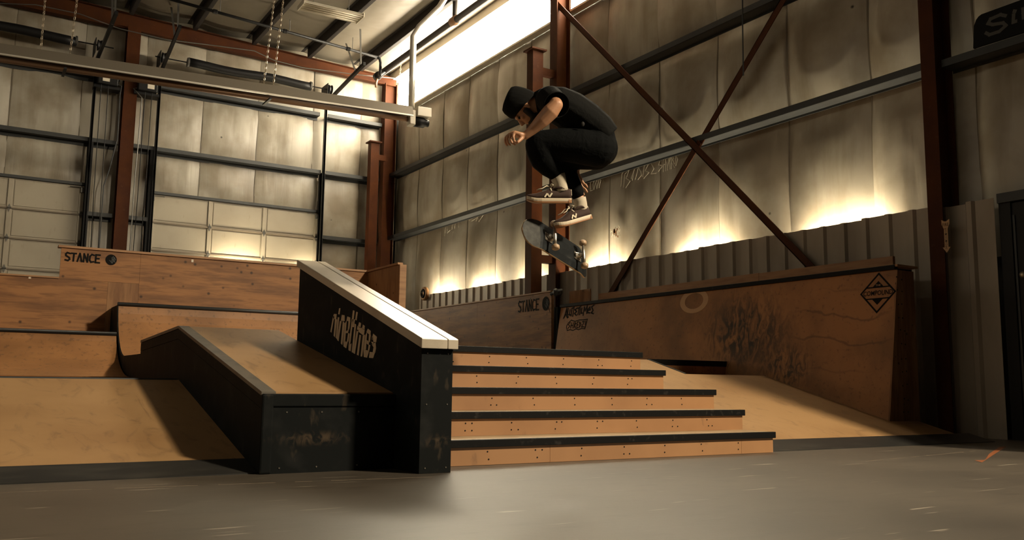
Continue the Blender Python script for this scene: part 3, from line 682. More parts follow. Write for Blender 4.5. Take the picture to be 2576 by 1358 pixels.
# pixel lettering 'ninetimes' painted on the side
NQ = [[(262,335),(320,338),(312,445),(245,440),(243,385)],[(243,385),(272,385),(210,735),(185,715)],[(285,438),(330,455),(283,835),(255,800)],
 [(372,212),(400,214),(382,348),(353,340)],[(343,405),(375,410),(340,750),(335,885),(300,840)],
 [(430,355),(490,365),(490,490),(410,480)],[(388,485),(425,490),(360,918),(330,890),(345,760)],[(452,488),(495,535),(440,998),(408,965)],
 [(548,390),(610,412),(612,500),(530,480)],[(500,530),(535,470),(515,720),(500,930),(462,915)],[(572,492),(612,495),(590,662),(555,690)],[(512,710),(585,662),(560,745),(505,745)],[(566,745),(598,755),(570,925),(535,940)],[(462,915),(558,930),(525,1070),(468,1030)],
 [(668,258),(702,270),(685,440),(655,612),(612,960),(575,1000)],[(640,440),(708,455),(690,620),(625,610)],[(575,990),(638,965),(620,1135),(572,1108)],
 [(738,288),(772,300),(745,475),(715,460)],[(705,545),(735,560),(680,1170),(640,1150)],
 [(800,512),(840,530),(830,640),(775,600)],[(880,562),(920,590),(915,680),(860,650)],[(765,590),(920,670),(900,800),(750,690)],[(750,665),(785,680),(710,1190),(675,1170)],[(805,780),(840,790),(788,1225),(752,1205)],[(880,780),(925,780),(865,1248),(830,1240)],
 [(985,650),(1048,700),(1042,800),(955,720)],[(935,785),(970,715),(945,1100),(890,1095)],[(1008,780),(1052,780),(1030,930),(1000,950)],[(960,890),(1012,925),(1000,1000),(945,955)],[(1005,990),(1038,1000),(1015,1130),(985,1130)],[(892,1095),(1015,1120),(970,1268),(900,1255)],
 [(1100,755),(1180,825),(1165,940),(1058,930)],[(1075,810),(1110,830),(1100,1015),(1060,935)],[(1070,985),(1150,940),(1160,1065),(1100,1035)],[(1110,1035),(1162,1060),(1140,1170),(1090,1155)],[(1025,1145),(1135,1160),(1100,1280),(1010,1272)]]
m = MB()
for q in NQ:
    P = [PX(810+x*160/1358, 750+y*160/1358, HX0) for x, y in q]; m.prism([p-V((.0025, 0, 0)) for p in P], (.0022, 0, 0))
m.build('lettering', 'cream', hb)['label'] = 'cream pixel style lettering'
# --- stairs
st = thing('stair_set', 'five wide plywood stairs with black nosings', 'stairs', (4, 5.5, 0))
XS0 = HX1+.002; RS = .157; YST = [4.79, 5.13, 5.44, 5.74, 6.03]
XE = [PY(1949, 1085, 4.79).x, PY(1872, 1029, 5.13).x, PY(1800, 978, 5.44).x, PY(1673, 930, 5.74).x, PY(1615, 886, 6.03).x]
for k in range(5):
    z1 = RS*(k+1); y = YST[k]; z0 = RS*k; yb = YST[k+1] if k < 4 else 7.6
    sp_ = B(XS0, XE[k]-.012, y+.03, yb+.03 if k < 4 else 7.6, z0 if k else 0, z1-.02).build('step', 'face', st)
    xm = PY(1384, 1150, 4.8).x
    if k == 0:
        for a, b in ((XS0, xm-.001), (xm+.001, XE[k]-.35), (XE[k]-.348, XE[k]-.01)): B(a, b, y+.012, y+.03, z0+.002, z1-.045).build('riser', 'riser', sp_)
    else: B(XS0, XE[k]-.01, y+.012, y+.03, z0, z1-.045).build('riser', 'riser', sp_)
    B(XS0, XE[k], y+.02, yb+.012, z1-.02, z1-.001).build('tread', 'tread', sp_)
    B(XS0, XE[k]+.004, y-.008, y+.022, z1-.046, z1+.001).build('nosing', 'nose', sp_, bevel=.003)
    m = MB(); x = XS0+.05+.1*random.random()
    while x < XE[k]-.1:
        for z in (z0+.035, z1-.075):
            m.lathe((x+random.uniform(-.01, .01), y+.0105, z), (0, 1, 0), [(0, .0055), (.003, .0055)], 6)
            if random.random() < .2: m.lathe((x+.045, y+.0105, z), (0, 1, 0), [(0, .0055), (.003, .0055)], 6)
        x += .36
    m.build('screws', 'dark', sp_, stuff=True)
# --- right bank beside the stairs
rb = thing('bank_ramp', 'tan wooden bank ramp right of the stairs with a dark metal kicker', 'ramp', (6.6, 6, 0))
sr = .27; YR0 = 4.87
def zb_(y): return (y-YR0)*sr
XQ = 7.94
MB().prism([(XE[0]+.006, 5.13, 0), (XE[0]+.006, 5.13, zb_(5.13)), (XE[0]+.006, 7.2, zb_(7.2)), (XE[0]+.006, 7.2, 0)], (8.1-XE[0], 0, 0))
x_in = XE[4]-.2
m = MB(); 
def quad(a, b, c, d, dn=.02):
    m.loft([[a, b, V(b)-V((0, 0, dn)), V(a)-V((0, 0, dn))], [d, c, V(c)-V((0, 0, dn)), V(d)-V((0, 0, dn))]])
yA, yP, yT = 5.13, 7.19, 7.80; XP = 6.70
prevx = None
cut = [(YST[0]-.02, XE[0]), (YST[1], XE[1]), (YST[2], XE[2]), (YST[3], XE[3]), (YST[4], XE[4])]
seg = [(5.13, XE[0]+.008)]
segs = [(5.13, 5.13+.0001, XE[0]), (5.1301, YST[2]+.03, XE[1]+.01), (YST[2]+.03, YST[3]+.03, XE[2]+.01), (YST[3]+.03, YST[4]+.03, XE[3]+.01), (YST[4]+.03, yP, XE[4]+.01), (yP, yT, XE[4]+.01)]
for y0, y1, xs_ in segs[1:]:
    for a_, b_ in ((y0, min(y1, 5.525)), (max(y0, 5.525), y1)):
        if b_-a_ < 1e-4: continue
        m.loft([[(xs_, y, 0), (xq, y, 0), (xq, y, zb_(y)), (xs_, y, zb_(y))] for y in (a_, b_) for xq in [XP if y0 >= yP else (8.28 if b_ <= 5.53 else 7.815+.148*zb_(y))]])
m.build('riding_surface', 'bank', rb)
MB().prism([(XE[0]+.006, 4.87, 0), (XE[0]+.006, 4.87, .005), (XE[0]+.006, 5.129, zb_(5.129)+.001), (XE[0]+.006, 5.129, 0)], (8.5-XE[0], 0, 0)).build('kicker_plate', 'kick', rb)
MB().tube([(XP, yP, zb_(yP)+.002), (XP, yT, zb_(yT)+.002)], .01, 6).build('edge_trim', 'grey', rb)
B(XP, 7.8, yP+.002, yT, 0, zb_(yP)-.004).build('lower_deck', 'face', rb)
bxx = thing('ledge_box', 'low wooden box with a black edge at the top of the right bank', 'ledge', (7.2, 7.9, 0))
xe = PY(1828, 908, yT).x
B(XP+.01, xe, yT+.004, 9.6, 0, .735).build('body', 'face', bxx); B(XP+.005, xe+.004, yT-.004, yT+.03, .737, .80).build('edge_strip', 'nose', bxx); B(XP+.01, xe, yT+.03, 9.6, .737, .795).build('top_deck', 'tread', bxx)
ld = thing('landing_deck', 'wooden landing deck behind the stairs', 'deck', (4.5, 8.5, 0))
B(XB1, XP, 7.81, 8.78, 0, .77).build('deck_top', 'tread', ld)

# --- right wallride / quarter pipe
qp = thing('wallride_ramp', 'tall brown wallride ramp with a black edge along the window wall', 'ramp', (8.2, 8.5, 0))
QY0, QY1 = 5.55, 11.5
def qx(z): return 8.08-.148*(1.75-z)
def qsheet(y0, y1, nm):
    rings = []; zs = [.0, .25, .6, 1.0, 1.4, 1.71]
    m_ = MB()
    for z in zs: rings.append([(qx(z), y0, z), (qx(z), y1, z), (qx(z)+.02, y1, z), (qx(z)+.02, y0, z)])
    m_.loft(rings).build(nm, 'wallride', qp)
ysm = PX(1846, 722, 8.06).y
for a, b in ((QY0, ysm-.001), (ysm+.001, ysm+2.43), (ysm+2.432, QY1)): qsheet(a, b, 'face_sheet')
B(8.05, 8.11, QY0, QY1, 1.705, 1.755).build('edge_strip', 'nose', qp, bevel=.005)
B(8.11, 8.34, QY0, QY1, 1.72, 1.74).build('deck', 'ply', qp)
MB().prism([(qx(.0), QY0-.018, 0), (8.34, QY0-.018, 0), (8.34, QY0-.018, 1.70), (qx(1.7), QY0-.018, 1.70)], (0, .018, 0)).build('end_panel', 'plyv', qp)
B(8.06, 8.40, QY0-.03, QY0+.1, 1.735, 1.757).build('top_plate', 'wood', qp)
B(8.32, 8.34, QY0, QY1, 0, 1.72).build('back_panel', 'blk', qp)
m = MB()
for i in range(11):
    for xx in (.035, .10): m.lathe((qx(1.6)+xx-.02*random.random()-.02*(i > 6), QY0-.02, .25+.135*i+.03*random.random()), (0, 1, 0), [(0, .008), (.002, .008)], 6)
m.build('screws', 'dark', qp, stuff=True)
pk = thing('timber_plank', 'orange timber plank standing behind the wallride edge', 'plank', (8.4, 8, 1.74))
y0 = PX(2247, 645, 8.37).y; ym = PX(1910, 690, 8.37).y
B(8.36, 8.4, y0, ym-.002, 1.74, 1.895).build('board', 'wood', pk); B(8.36, 8.4, ym+.002, 10.9, 1.74, 1.90).build('board', 'wood', pk)
tag(B(8.2, 8.22, 10.9, 11.45, 1.74, 1.97).build('plywood_offcut', 'plyv'), 'small upright plywood offcut above the far end of the wallride', 'board')
# worn ring and black rubber smear on the face
def qfr(p, w, h): return frame(p, (0, -w, 0), V((.148, 0, 1)).normalized()*h)
def onq(px_, py_): 
    n = V((1, 0, -.148)); d = 8.08-.148*1.75; v = ray(px_, py_); t = (d-n.dot(CP))/n.dot(v); return CP+v*t
c = onq(1746, 757); R1, R2 = .26, .17; m = MB(); uu = V((0, -1, 0)); vv = V((.148, 0, 1)).normalized(); nn = V((-1, 0, .148)).normalized(); rr = []
for k in range(28):
    a = 2*PI*k/28; dd = uu*math.cos(a)+vv*math.sin(a)*.62
    rr.append([c+dd*R1+nn*.0005, c+dd*R1+nn*.002, c+dd*R2+nn*.002, c+dd*R2+nn*.0005])
m.loft(rr, False, True).build('worn_ring', 'decal', qp)
M['decal2'] = M['decal']
# THE COMPOUND diamond
T, Rr, Bb, Ll = onq(2211.3, 685.3), onq(2254.9, 731.9), onq(2205.4, 788.4), onq(2164.1, 740.7)
cc = (T+Bb)/2; hv = (T-Bb)/2; hu = V((0, -(abs(Ll.y-Rr.y))/2, 0)); fr = (cc+nn*.001, hu, hv, nn)
lg = MB(); dl = .075
def pm(p): 
    for q in polymark(p, fr, .002).v: pass
polys = []
for a, b in (((0, 1), (1, 0)), ((1, 0), (0, -1)), ((0, -1), (-1, 0)), ((-1, 0), (0, 1))):
    k = 1-dl*1.5; polys.append([a, b, (b[0]*k, b[1]*k), (a[0]*k, a[1]*k)])
polys += [[(-.73, .25), (.73, .25), (.67, .31), (-.67, .31)], [(-.73, -.25), (.73, -.25), (.67, -.31), (-.67, -.31)], [(-.33, .27), (.33, .27), (0, .58)], [(-.33, -.27), (.33, -.27), (0, -.58)]]
cp_ = polymark(polys, fr, .002)
tm = textmesh('COMPOUND', (cc+hu*-.80+hv*-.12+nn*.001, hu*1.62, hv*.24, nn), .002, .012); cp_.add(tm.v, tm.f)
o = cp_.build('logo', 'paint', qp); o['label'] = 'black diamond logo with lettering across its middle'
textmesh('THE', (cc+hu*-.13+hv*.33+nn*.004, hu*.27, hv*.085, nn), .0005).build('logo_lettering', 'decal', qp)
# graffiti tags
a0, a1, b0 = onq(1418, 800), onq(1493, 793), onq(1418, 777)
fr = (a0+nn*.001, V((0, a1.y-a0.y, 0)), vv*.165, nn)
NT = [[(0,0),(.03,.3),(.07,.95)],[(.07,.95),(.1,.15),(.13,.0)],[(.02,.1),(.06,.3)],[(.12,.9),(.12,.1),(.16,.05)],[(.19,.75),(.19,.25)],[(.16,.3),(.22,.25)],[(.25,.15),(.25,.85),(.32,.95),(.31,.1)],
 [(.44,.85),(.36,.7),(.42,.5),(.36,.35),(.43,.15)],[(.46,.8),(.55,.95)],[(.5,.9),(.48,.2)],[(.54,.75),(.54,.2)],[(.59,.75),(.59,.3),(.62,.3)],[(.66,.1),(.67,.85),(.71,.5),(.76,.95),(.77,.25)],
 [(.80,.5),(.87,.55),(.85,.8),(.80,.6),(.80,.3),(.87,.25)],[(.98,.95),(.91,.8),(.97,.45),(.92,.25),(.99,.15)]]
strokes(NT, .022, fr, .0015).build('graffiti', 'paint', qp)['label'] = 'jagged black graffiti lettering'
a0, a1 = onq(1424, 833), onq(1475, 827); fr = (a0+nn*.001, V((0, a1.y-a0.y, 0)), vv*.17, nn)
SH = [[(0,.35),(.06,.05),(.2,.12),(.35,.02),(.5,.15),(.62,.06),(.78,.15),(.93,.1),(1,.95),(.8,.92),(.6,.95),(.4,.85),(.2,1),(.06,.75),(0,.5),(0,.35)],
 [(.16,.8),(.08,.6),(.16,.45),(.08,.25)],[(.22,.75),(.22,.25)],[(.32,.75),(.32,.25)],[(.22,.5),(.32,.5)],[(.38,.25),(.39,.75),(.47,.65),(.39,.5),(.47,.25)],[(.58,.78),(.52,.78),(.52,.25),(.59,.25)],[(.52,.5),(.57,.5)],[(.64,.25),(.64,.75),(.72,.5),(.64,.25)],[(.76,.75),(.86,.78),(.76,.28),(.87,.28)],[(.93,.82),(.92,.45)],[(.92,.28),(.92,.22)]]
strokes(SH, .014, fr, .0015).build('graffiti', 'paint', qp)['label'] = 'black outlined graffiti tag'

# --- STANCE stencils
ST = [[[(1,.92),(.35,1),(.05,.82),(.1,.62),(.85,.38),(.95,.18),(.6,0),(0,.06)]], [[(0,.96),(1,.96)],[(.5,.95),(.45,0)]], [[(0,0),(.5,1),(1,0)]], [[(.05,0),(.1,1),(.9,0),(.95,1)]],
      [[(1,.92),(.5,1),(.1,.75),(.05,.25),(.4,0),(.95,.08)]], [[(1,1),(.1,1),(.05,0),(.95,0)],[(.08,.52),(.8,.52)]]]
def stance(o, u, v, n, wl, parent, rc_, rcx, ell_):
    mb = MB(); cw = 1/6.0
    for i, L_ in enumerate(ST):
        strokes(L_, wl, (o+u*(i*cw), u*(cw*.74), v, n), .002, mb)
    c_ = rc_
    mb.prism([c_+u.normalized()*ell_[0]*math.cos(2*PI*k/24)+v.normalized()*ell_[1]*math.sin(2*PI*k/24) for k in range(24)], n*.002)
    mb.build('stencil', 'paint', parent)['label'] = 'black stencilled capital lettering with a round emblem'
    m2 = MB(); e0, e1 = ell_
    strokes([[(.1,.35),(.35,.6)],[(.35,.6),(.8,.1)],[(.05,-.1),(.6,.45)],[(0,-.45),(.6,.2)],[(.1,.3),(.75,-.45)],[(-.3,-.1),(.25,-.6)],[(.15,-.6),(.7,0)]], .006, (c_+n*.0025, u.normalized()*e0, v.normalized()*e1, n), .001, m2)
    m2.build('emblem_lattice', 'grey', parent)

# --- plywood back wall behind the left ramps
YP = 10.95
pw = thing('plywood_wall', 'knotty plywood wall with black stencilled lettering behind the left ramps', 'wall panel', (1.5, YP, 0))
for a, b, z0, z1, mt in ((-3.9, -1.05, .5, 1.595, 'ply'), (-1.048, 1.39, .5, 1.595, 'ply'), (.89, 1.72, 1.597, 1.945, 'ply'), (1.392, 1.72, .5, 1.595, 'plyv'), (1.722, 4.16, .5, 1.945, 'ply'), (4.162, 4.55, .5, 1.945, 'ply')):
    B(a, b, YP, YP+.018, z0, z1).build('plywood_sheet', mt, pw)
B(.86, 4.6, YP-.02, YP+.1, 1.947, 1.972).build('cap_board', 'wood', pw)
B(-3.9, .888, YP-.015, YP+.1, 1.597, 1.615).build('cap_board', 'wood', pw)
for x in (-3.5, -2.3, -1.1, .1, .95, 1.9, 3.1, 4.3): B(x, x+.04, YP+.02, YP+.11, 0, 1.59).build('stud', 'wood', pw)
B(4.55, 4.57, 9.98, YP+.018, 0, 1.945).build('side_sheet', 'plyv', pw); B(4.53, 4.60, 9.96, YP, 1.947, 1.972).build('cap_board', 'wood', pw)
B(4.552, 4.64, 9.94, 9.978, 0, 1.946).build('end_post', 'wood', pw)
pL0, pL1, pR0 = PY(165.5, 635.5, YP), PY(165.2, 654.7, YP), PY(255.6, 641, YP); cE = PY(279.5, 653.5, YP)
stance(V((pL0.x, YP-.001, 1.806)), V((pR0.x-pL0.x, 0, 0)), V((0, 0, .088)), V((0, -1, 0)), .018, pw, V((cE.x, YP-.001, cE.z)), None, (.06, .062))
for p in ((75, 697), (484, 656)):
    c = PY(*p, YP); B(c.x-.012, c.x+.012, YP-.004, YP-.0005, c.z-.016, c.z+.016).build('price_tag', 'white', pw)
# quarter pipes in front of it
def qpipe(name, label, x0, x1, foot, zf, cop, zc, back, side):
    r = thing(name, label, 'ramp', ((x0+x1)/2, cop, 0), 'small quarter pipes')
    pts = []; n = 10
    for i in range(n+1):
        a = PI/2*.86*i/n; R_ = 1.0
        u = math.sin(a)/math.sin(PI/2*.86); w = (1-math.cos(a))/(1-math.cos(PI/2*.86)); pts.append((foot+(cop-foot)*u, zf+(zc-zf)*w))
    prof_ = [(foot-.02, zf-.02)]+pts+[(back, zc), (back, zf-.02)]
    m_ = MB(); rings = [[(x0+.012, y, z), (x1, y, z), (x1, y+.012, z-.02), (x0+.012, y+.012, z-.02)] for y, z in pts]; m_.loft(rings).build('riding_surface', 'face', r, smooth=False)
    m2 = MB(); n2 = len(pts)
    for i in range(n2-1):
        (ya, za), (yb_, zb2) = pts[i], pts[i+1]
        m2.prism([(x0, ya, side), (x0, ya, za-.004), (x0, yb_, zb2-.004), (x0, yb_, side)], (.012, 0, 0))
    m2.box(x0, x0+.012, cop, back, side, zc-.004); m2.build('side_panel', 'blk', r)
    B(x0+.012, x1, cop, back, zc-.02, zc).build('deck', 'ply', r)
    MB().tube([(x0, cop-.005, zc+.008), (x1, cop-.005, zc+.008)], .022, 8).build('coping', 'grey' if zc > 1.1 else 'black', r, smooth=True)
    return r
q2 = qpipe('quarter_pipe', 'higher wooden quarter pipe with steel coping in front of the plywood wall', 1.44, 4.5, 9.79, .735, 10.48, 1.305, 10.93, .5)
q1 = qpipe('quarter_pipe', 'lower wooden quarter pipe with black coping at the far left', -3.9, 1.425, 9.25, .52, 10.30, .968, 10.93, .5)
B(1.44, 4.5, 8.80, 9.79, .5, .735).build('run_up_deck', 'blk', q2)
B(1.46, 4.5, 9.8, 10.9, 0, .7).build('inner_box', 'blk', q2)

# --- right plywood panel stencilled STANCE
XPn = 8.0
rp_ = thing('plywood_barrier', 'long brown plywood barrier with black stencilled lettering below the far corrugated sheets', 'wall panel', (XPn, 14, 0))
for a, b in ((11.66, 14.05), (14.052, 16.48), (16.482, 17.4)): B(XPn, XPn+.018, a, b, 0, 1.965).build('plywood_sheet', 'ply', rp_)
B(XPn-.02, XPn+.09, 11.66, 17.4, 1.967, 1.99).build('cap_board', 'wood', rp_)
for y in (11.75, 12.9, 14.05, 15.2, 16.4): B(XPn+.02, XPn+.11, y, y+.04, 0, 1.96).build('stud', 'wood', rp_)
s0 = PX(1304.4, 783.2, XPn); s1 = PX(1357.5, 778.4, XPn); sc_ = PX(1373.3, 763.5, XPn)
stance(V((XPn-.001, s0.y, 1.705)), V((0, s1.y-s0.y, 0)), V((0, 0, .175)), V((-1, 0, 0)), .026, rp_, V((XPn-.001, sc_.y, 1.79)), None, (.105, .115))
dr = MB(); strokes([[(0, 0), (.6, -1)]], .01, (V((XPn-.001, sc_.y-.09, 1.70)), V((0, -.05, 0)), V((0, 0, .06)), V((-1, 0, 0))), .002, dr); dr.build('paint_drip', 'paint', rp_)
tag(B(8.03, 8.3, 11.53, 11.62, 0, 1.72).build('gap_shade_board', 'blk'), 'black board added as the dark of the gap between wallride and plywood barrier', 'board')  # black board stands in for the shade inside the open gap
rg = MB()
for i in range(9):
    a = i*.7; rg.ell((8.06+.06*math.sin(a*2.1), 11.60+.05*math.cos(a*3), 1.955+.035*math.sin(a*1.7)), [(.045, .01, .015), (0, .04, .01), (.01, 0, .035)], 8, 6)
tag(rg.build('plastic_rag', 'grey', remesh=.012, sm=2, smooth=True), 'crumpled grey plastic bag on the corner between barrier and wallride', 'bag')
# hose reel on top of the far end of the corrugated sheets
hc = PX(1072, 741, 9.0)
hr = thing('hose_coil', 'small coiled hose resting at the far end of the corrugated sheets', 'hose', (9.0, hc.y, 2.4))
for R_, r_, dx in ((.13, .03, 0), (.085, .022, -.03)):
    m = MB(); rings = []
    for k in range(20):
        a = 2*PI*k/20; cdir = V((0, math.cos(a), math.sin(a))); c_ = V((8.96+dx, hc.y, hc.z+.02))+cdir*R_
        rings.append([c_+(cdir*math.cos(b)+V((1, 0, 0))*math.sin(b)*1.6)*r_ for b in [2*PI*j/8 for j in range(8)]])
    m.loft(rings, False, True).build('loop', 'dark' if dx else 'wood', hr, smooth=True)

# ---------------------------------------------------------------- far right: side door, black sign
d3 = sroot('door_3', (9.1, 4.5, 0))
B(9.08, 9.2, 4.9, 5.02, 0, 2.5).build('frame_jamb', 'black', d3); B(9.05, 9.2, 3.7, 5.02, 2.42, 2.52).build('frame_header', 'grey', d3); B(9.1, 9.15, 3.75, 4.9, .01, 2.41).build('leaf', 'black', d3)
ps = PX(2553, 600, 9.09); B(9.085, 9.095, ps.y-.012, ps.y+.008, .05, 2.28).build('weather_strip', 'grey', d3)
kp = PX(2573, 691, 9.06); MB().ell(kp, [(.03, 0, 0), (0, .035, 0), (0, 0, .035)], 12, 8).build('door_knob', 'chain', d3, smooth=True)
sg = thing('wall_sign', 'black rounded sign with faint script lettering standing on the far right girt', 'sign', (8.97, 4.5, 4.1))
zt = PX(2576, 0, 8.96).z; y1 = PX(2450, 132, 8.96).y; z0_ = 4.11; cr_ = .1
ztop = PX(2470, 36, 8.96).z
pl = [(8.95, 2.9, z0_), (8.95, y1, z0_), (8.95, y1-.02, ztop-cr_)]+[(8.95, y1-.03-cr_+cr_*math.cos(a), ztop-cr_+cr_*math.sin(a)) for a in (.2, .6, 1.0, 1.35)]+[(8.95, 2.9, ztop+.02)]
MB().prism(pl, (.03, 0, 0)).build('board', 'dark', sg)
M['rust'] = mat('rust', (.17, .065, .02), .8)
M['faint'] = mat('faint_gold', (.035, .03, .022), .5)
fr = frame((8.948, y1-.1, z0_+.08), (0, -.42, 0), (0, 0, ztop-z0_-.15))
strokes([[(.62,.8),(.5,.95),(.25,.9),(.18,.7),(.3,.55),(.55,.45),(.62,.25),(.45,.05),(.2,.05),(.12,.2)], [(.82,.7),(.8,.3),(.86,.3)], [(.84,.88),(.86,.86)], [(1.05,.85),(1.05,.35)], [(1.05,.6),(1.15,.8),(1.25,.7)]], .035, fr, .002).build('script_lettering', 'faint', sg)

# ---------------------------------------------------------------- floor marks
tp = [PZ(2475, 1160, 0), PZ(2505, 1140, 0), PZ(2532, 1123, 0), PZ(2515, 1124, 0), PZ(2488, 1142, 0), PZ(2478, 1157, 0), PZ(2452, 1158, 0), PZ(2470, 1163, 0)]
tag(MB().prism([p+V((0, 0, .0005)) for p in tp], (0, 0, .001)).build('tape_mark', 'orange'), 'torn orange tape mark on the concrete at the far right', 'tape')
for a, b in ((PZ(-60, 1241, 0), PZ(1128, 1198, 0)), (PZ(2180, 1160, 0), PZ(2560, 1124, 0))):
    dd = (b-a).normalized(); ww = V((-dd.y, dd.x, 0))*.006; mj = MB()
    n_ = 24
    for i in range(n_):
        if random.random() < .2: continue
        p, q = a+(b-a)*(i/n_), a+(b-a)*((i+.96)/n_); k_ = random.uniform(.5, 1.1); mj.prism([p-ww*k_+V((0, 0, .0002)), q-ww*k_+V((0, 0, .0002)), q+ww*k_+V((0, 0, .0002)), p+ww*k_+V((0, 0, .0002))], (0, 0, .0006))
    mj.build('joint_line', 'scrib2', fl, stuff=True)
# scratched tags in the dust on the lower wall insulation
def tagline(lines, o, u, v, w, label):
    mb = strokes(lines, w, (V(o), V(u), V(v), V((-1, 0, 0))), .003); return mb
GX = 9.232
def wall_tag(x0, y0, x1, y1, h, lines, w):
    a = PX(x0, y0, GX); b = PX(x1, y1, GX)
    strokes(lines, w, (a, b-a, V((0, 0, h)), V((-1, 0, 0))), .003).build('scratched_tag', 'scrib', wr)
pt = PX(1550, 585, 9.21); mbp = MB()
for i in range(16):
    a = random.random()*6.28; rr_ = random.random()*.16; c_ = V((9.21, pt.y+rr_*math.cos(a)*1.1, pt.z+rr_*math.sin(a)*.8)); d1 = V((0, random.uniform(-.06, .06), random.uniform(.01, .05)))
    mbp.prism([c_-d1, c_+V((0, .012, 0)), c_+d1, c_-V((0, .014, .004))], (-.004, 0, 0))
mbp.build('torn_patch', 'white', wr, stuff=True)
mbp = MB()
for i in range(9):
    c_ = V((9.205, pt.y+random.uniform(-.09, .07), pt.z+random.uniform(-.07, .06))); h_ = random.uniform(.02, .07)
    mbp.prism([c_+V((0, -.012, -h_)), c_+V((0, .012, -h_*.8)), c_+V((0, .016, h_*.5)), c_+V((0, -.01, h_*.4))], (-.004, 0, 0))
mbp.build('rust_stain', 'rust', wr, stuff=True)
wall_tag(1562, 478, 1700, 432, .34, [[(0,.2),(.02,.8),(.06,.9)],[(.05,.1),(.08,.75),(.16,.85),(.1,.5),(.18,.3),(.1,.05)],[(.2,.4),(.26,.8),(.22,.3)],[(.28,.3),(.34,.85),(.4,.4),(.33,.25)],[(.42,.3),(.45,.85),(.52,.8),(.46,.55),(.53,.4),(.44,.2)],[(.56,.9),(.62,.5),(.57,.3),(.66,.25)],[(.68,.9),(.75,.9),(.7,.6),(.78,.5),(.7,.3)],[(.82,.8),(.86,.35),(.92,.8),(.98,.4)]], .012)
wall_tag(1668, 432, 1700, 420, .22, [[(0,0),(.05,1)],[(.2,0),(.2,1)],[(.05,.5),(.2,.5)],[(.35,0),(.45,1),(.55,0)],[(.65,0),(.65,1),(.85,.7),(.65,.5),(.9,0)],[(1,.1),(1,.9),(1.15,.5),(1,.1)]], .009)
wall_tag(1485, 480, 1508, 472, .2, [[(0,1),(0,0),(.25,0)],[(.4,0),(.3,.5),(.45,1),(.55,.5),(.4,0)],[(.72,0),(.62,.5),(.75,1),(.87,.5),(.72,0)],[(.95,0),(.95,1),(1.15,.6),(.95,0)]], .01)
wall_tag(1180, 578, 1215, 566, .35, [[(0,.6),(.3,.7),(.5,1),(.6,.6),(.2,.5)],[(.5,.4),(.8,.9),(1,.6),(.7,.3),(.6,.7)]], .012)
wall_tag(1118, 597, 1165, 580, .4, [[(0,.1),(.1,.9),(.15,.2),(.3,.3)],[(.35,.9),(.4,.3),(.5,.8),(.55,.3),(.65,.9)],[(.75,.3),(.8,.9),(.95,.4)]], .012)

# ================================================================ SKATER
DS = 5.9
def K(x, y, d=0.0): return PD(x, y, DS+d)
def ringpath(nodes, n=18):
    """nodes: (px, py, depth, half thickness in the image plane, half width in depth) -> loft rings"""
    P = [K(a[0], a[1], a[2]) for a in nodes]; rings = []
    for i, a in enumerate(nodes):
        t = (P[min(i+1, len(P)-1)]-P[max(i-1, 0)]); t = (t-CF*t.dot(CF)).normalized(); s = t.cross(CF).normalized()
        rings.append([P[i]+s*math.cos(2*PI*k/n)*a[3]+CF*math.sin(2*PI*k/n)*a[4] for k in range(n)])
    return rings
def limb(mb, nodes, n=14):
    P = [K(a[0], a[1], a[2]) for a in nodes]; mb.tube(P, .05, n, True, [a[3] for a in nodes])
    mb.ell(P[0], [V((nodes[0][3], 0, 0)), V((0, nodes[0][3], 0)), V((0, 0, nodes[0][3]))], 12, 8)
    mb.ell(P[-1], [V((nodes[-1][3], 0, 0)), V((0, nodes[-1][3], 0)), V((0, 0, nodes[-1][3]))], 12, 8)
def blob(mb, c, a, b, d): mb.ell(c, [CR*a, CF*d, CU*b], 16, 10)
pc = K(1430, 500, 0)
sk = thing('person', 'skater in black tee, black trousers and beanie crouched in mid-air above the stairs', 'person', (pc.x, pc.y, pc.z))
# ---- body (skin), one continuous surface
bd = MB()
hc_ = K(1314, 268, 0); cr = (-CR*.93+CU*.37).normalized(); fc = (-CU*.93-CR*.37).normalized(); fc = (fc-cr*fc.dot(cr)).normalized(); sd = cr.cross(fc)
bd.ell(hc_+cr*.022-fc*.012, [fc*.096, sd*.076, cr*.092], 20, 14)                 # skull
bd.ell(hc_-cr*.045+fc*.035, [fc*.062, sd*.060, cr*.075], 16, 12)                 # face
bd.ell(hc_-cr*.088+fc*.040, [fc*.046, sd*.046, cr*.034], 14, 10)                 # jaw
bd.ell(hc_+cr*.006+fc*.083, [fc*.014, sd*.05, cr*.013], 12, 8)                   # brow
bd.tube([hc_-cr*.004+fc*.088, hc_-cr*.026+fc*.104, hc_-cr*.042+fc*.112, hc_-cr*.050+fc*.098], .012, 10, True, [.008, .010, .014, .011])  # nose
for s in (-1, 1):
    bd.ell(hc_-cr*.028-fc*.004+sd*s*.075, [fc*.017, sd*.009, cr*.03], 10, 8)     # ears
    bd.ell(hc_-cr*.030+fc*.072+sd*s*.038, [fc*.018, sd*.022, cr*.016], 10, 8)    # cheekbones
bd.ell(hc_-cr*.072+fc*.090, [fc*.010, sd*.024, cr*.008], 10, 8)                  # lips
limb(bd, [(1335, 264, 0, .058), (1362, 259, 0, .062), (1385, 262, 0, .07)])
bd.loft(ringpath([(1372, 260, 0, .07, .13), (1405, 266, 0, .09, .165), (1445, 288, 0, .10, .15), (1485, 318, 0, .09, .13), (1503, 350, 0, .085, .13)]))
limb(bd, [(1386, 247, -.15, .055), (1393, 254, -.27, .046), (1399, 264, -.385, .043)])                                    # left upper arm
limb(bd, [(1399, 264, -.385, .043), (1386, 280, -.385, .052), (1363, 304, -.375, .046), (1339, 327, -.365, .032), (1322, 341, -.36, .026)])  # left forearm
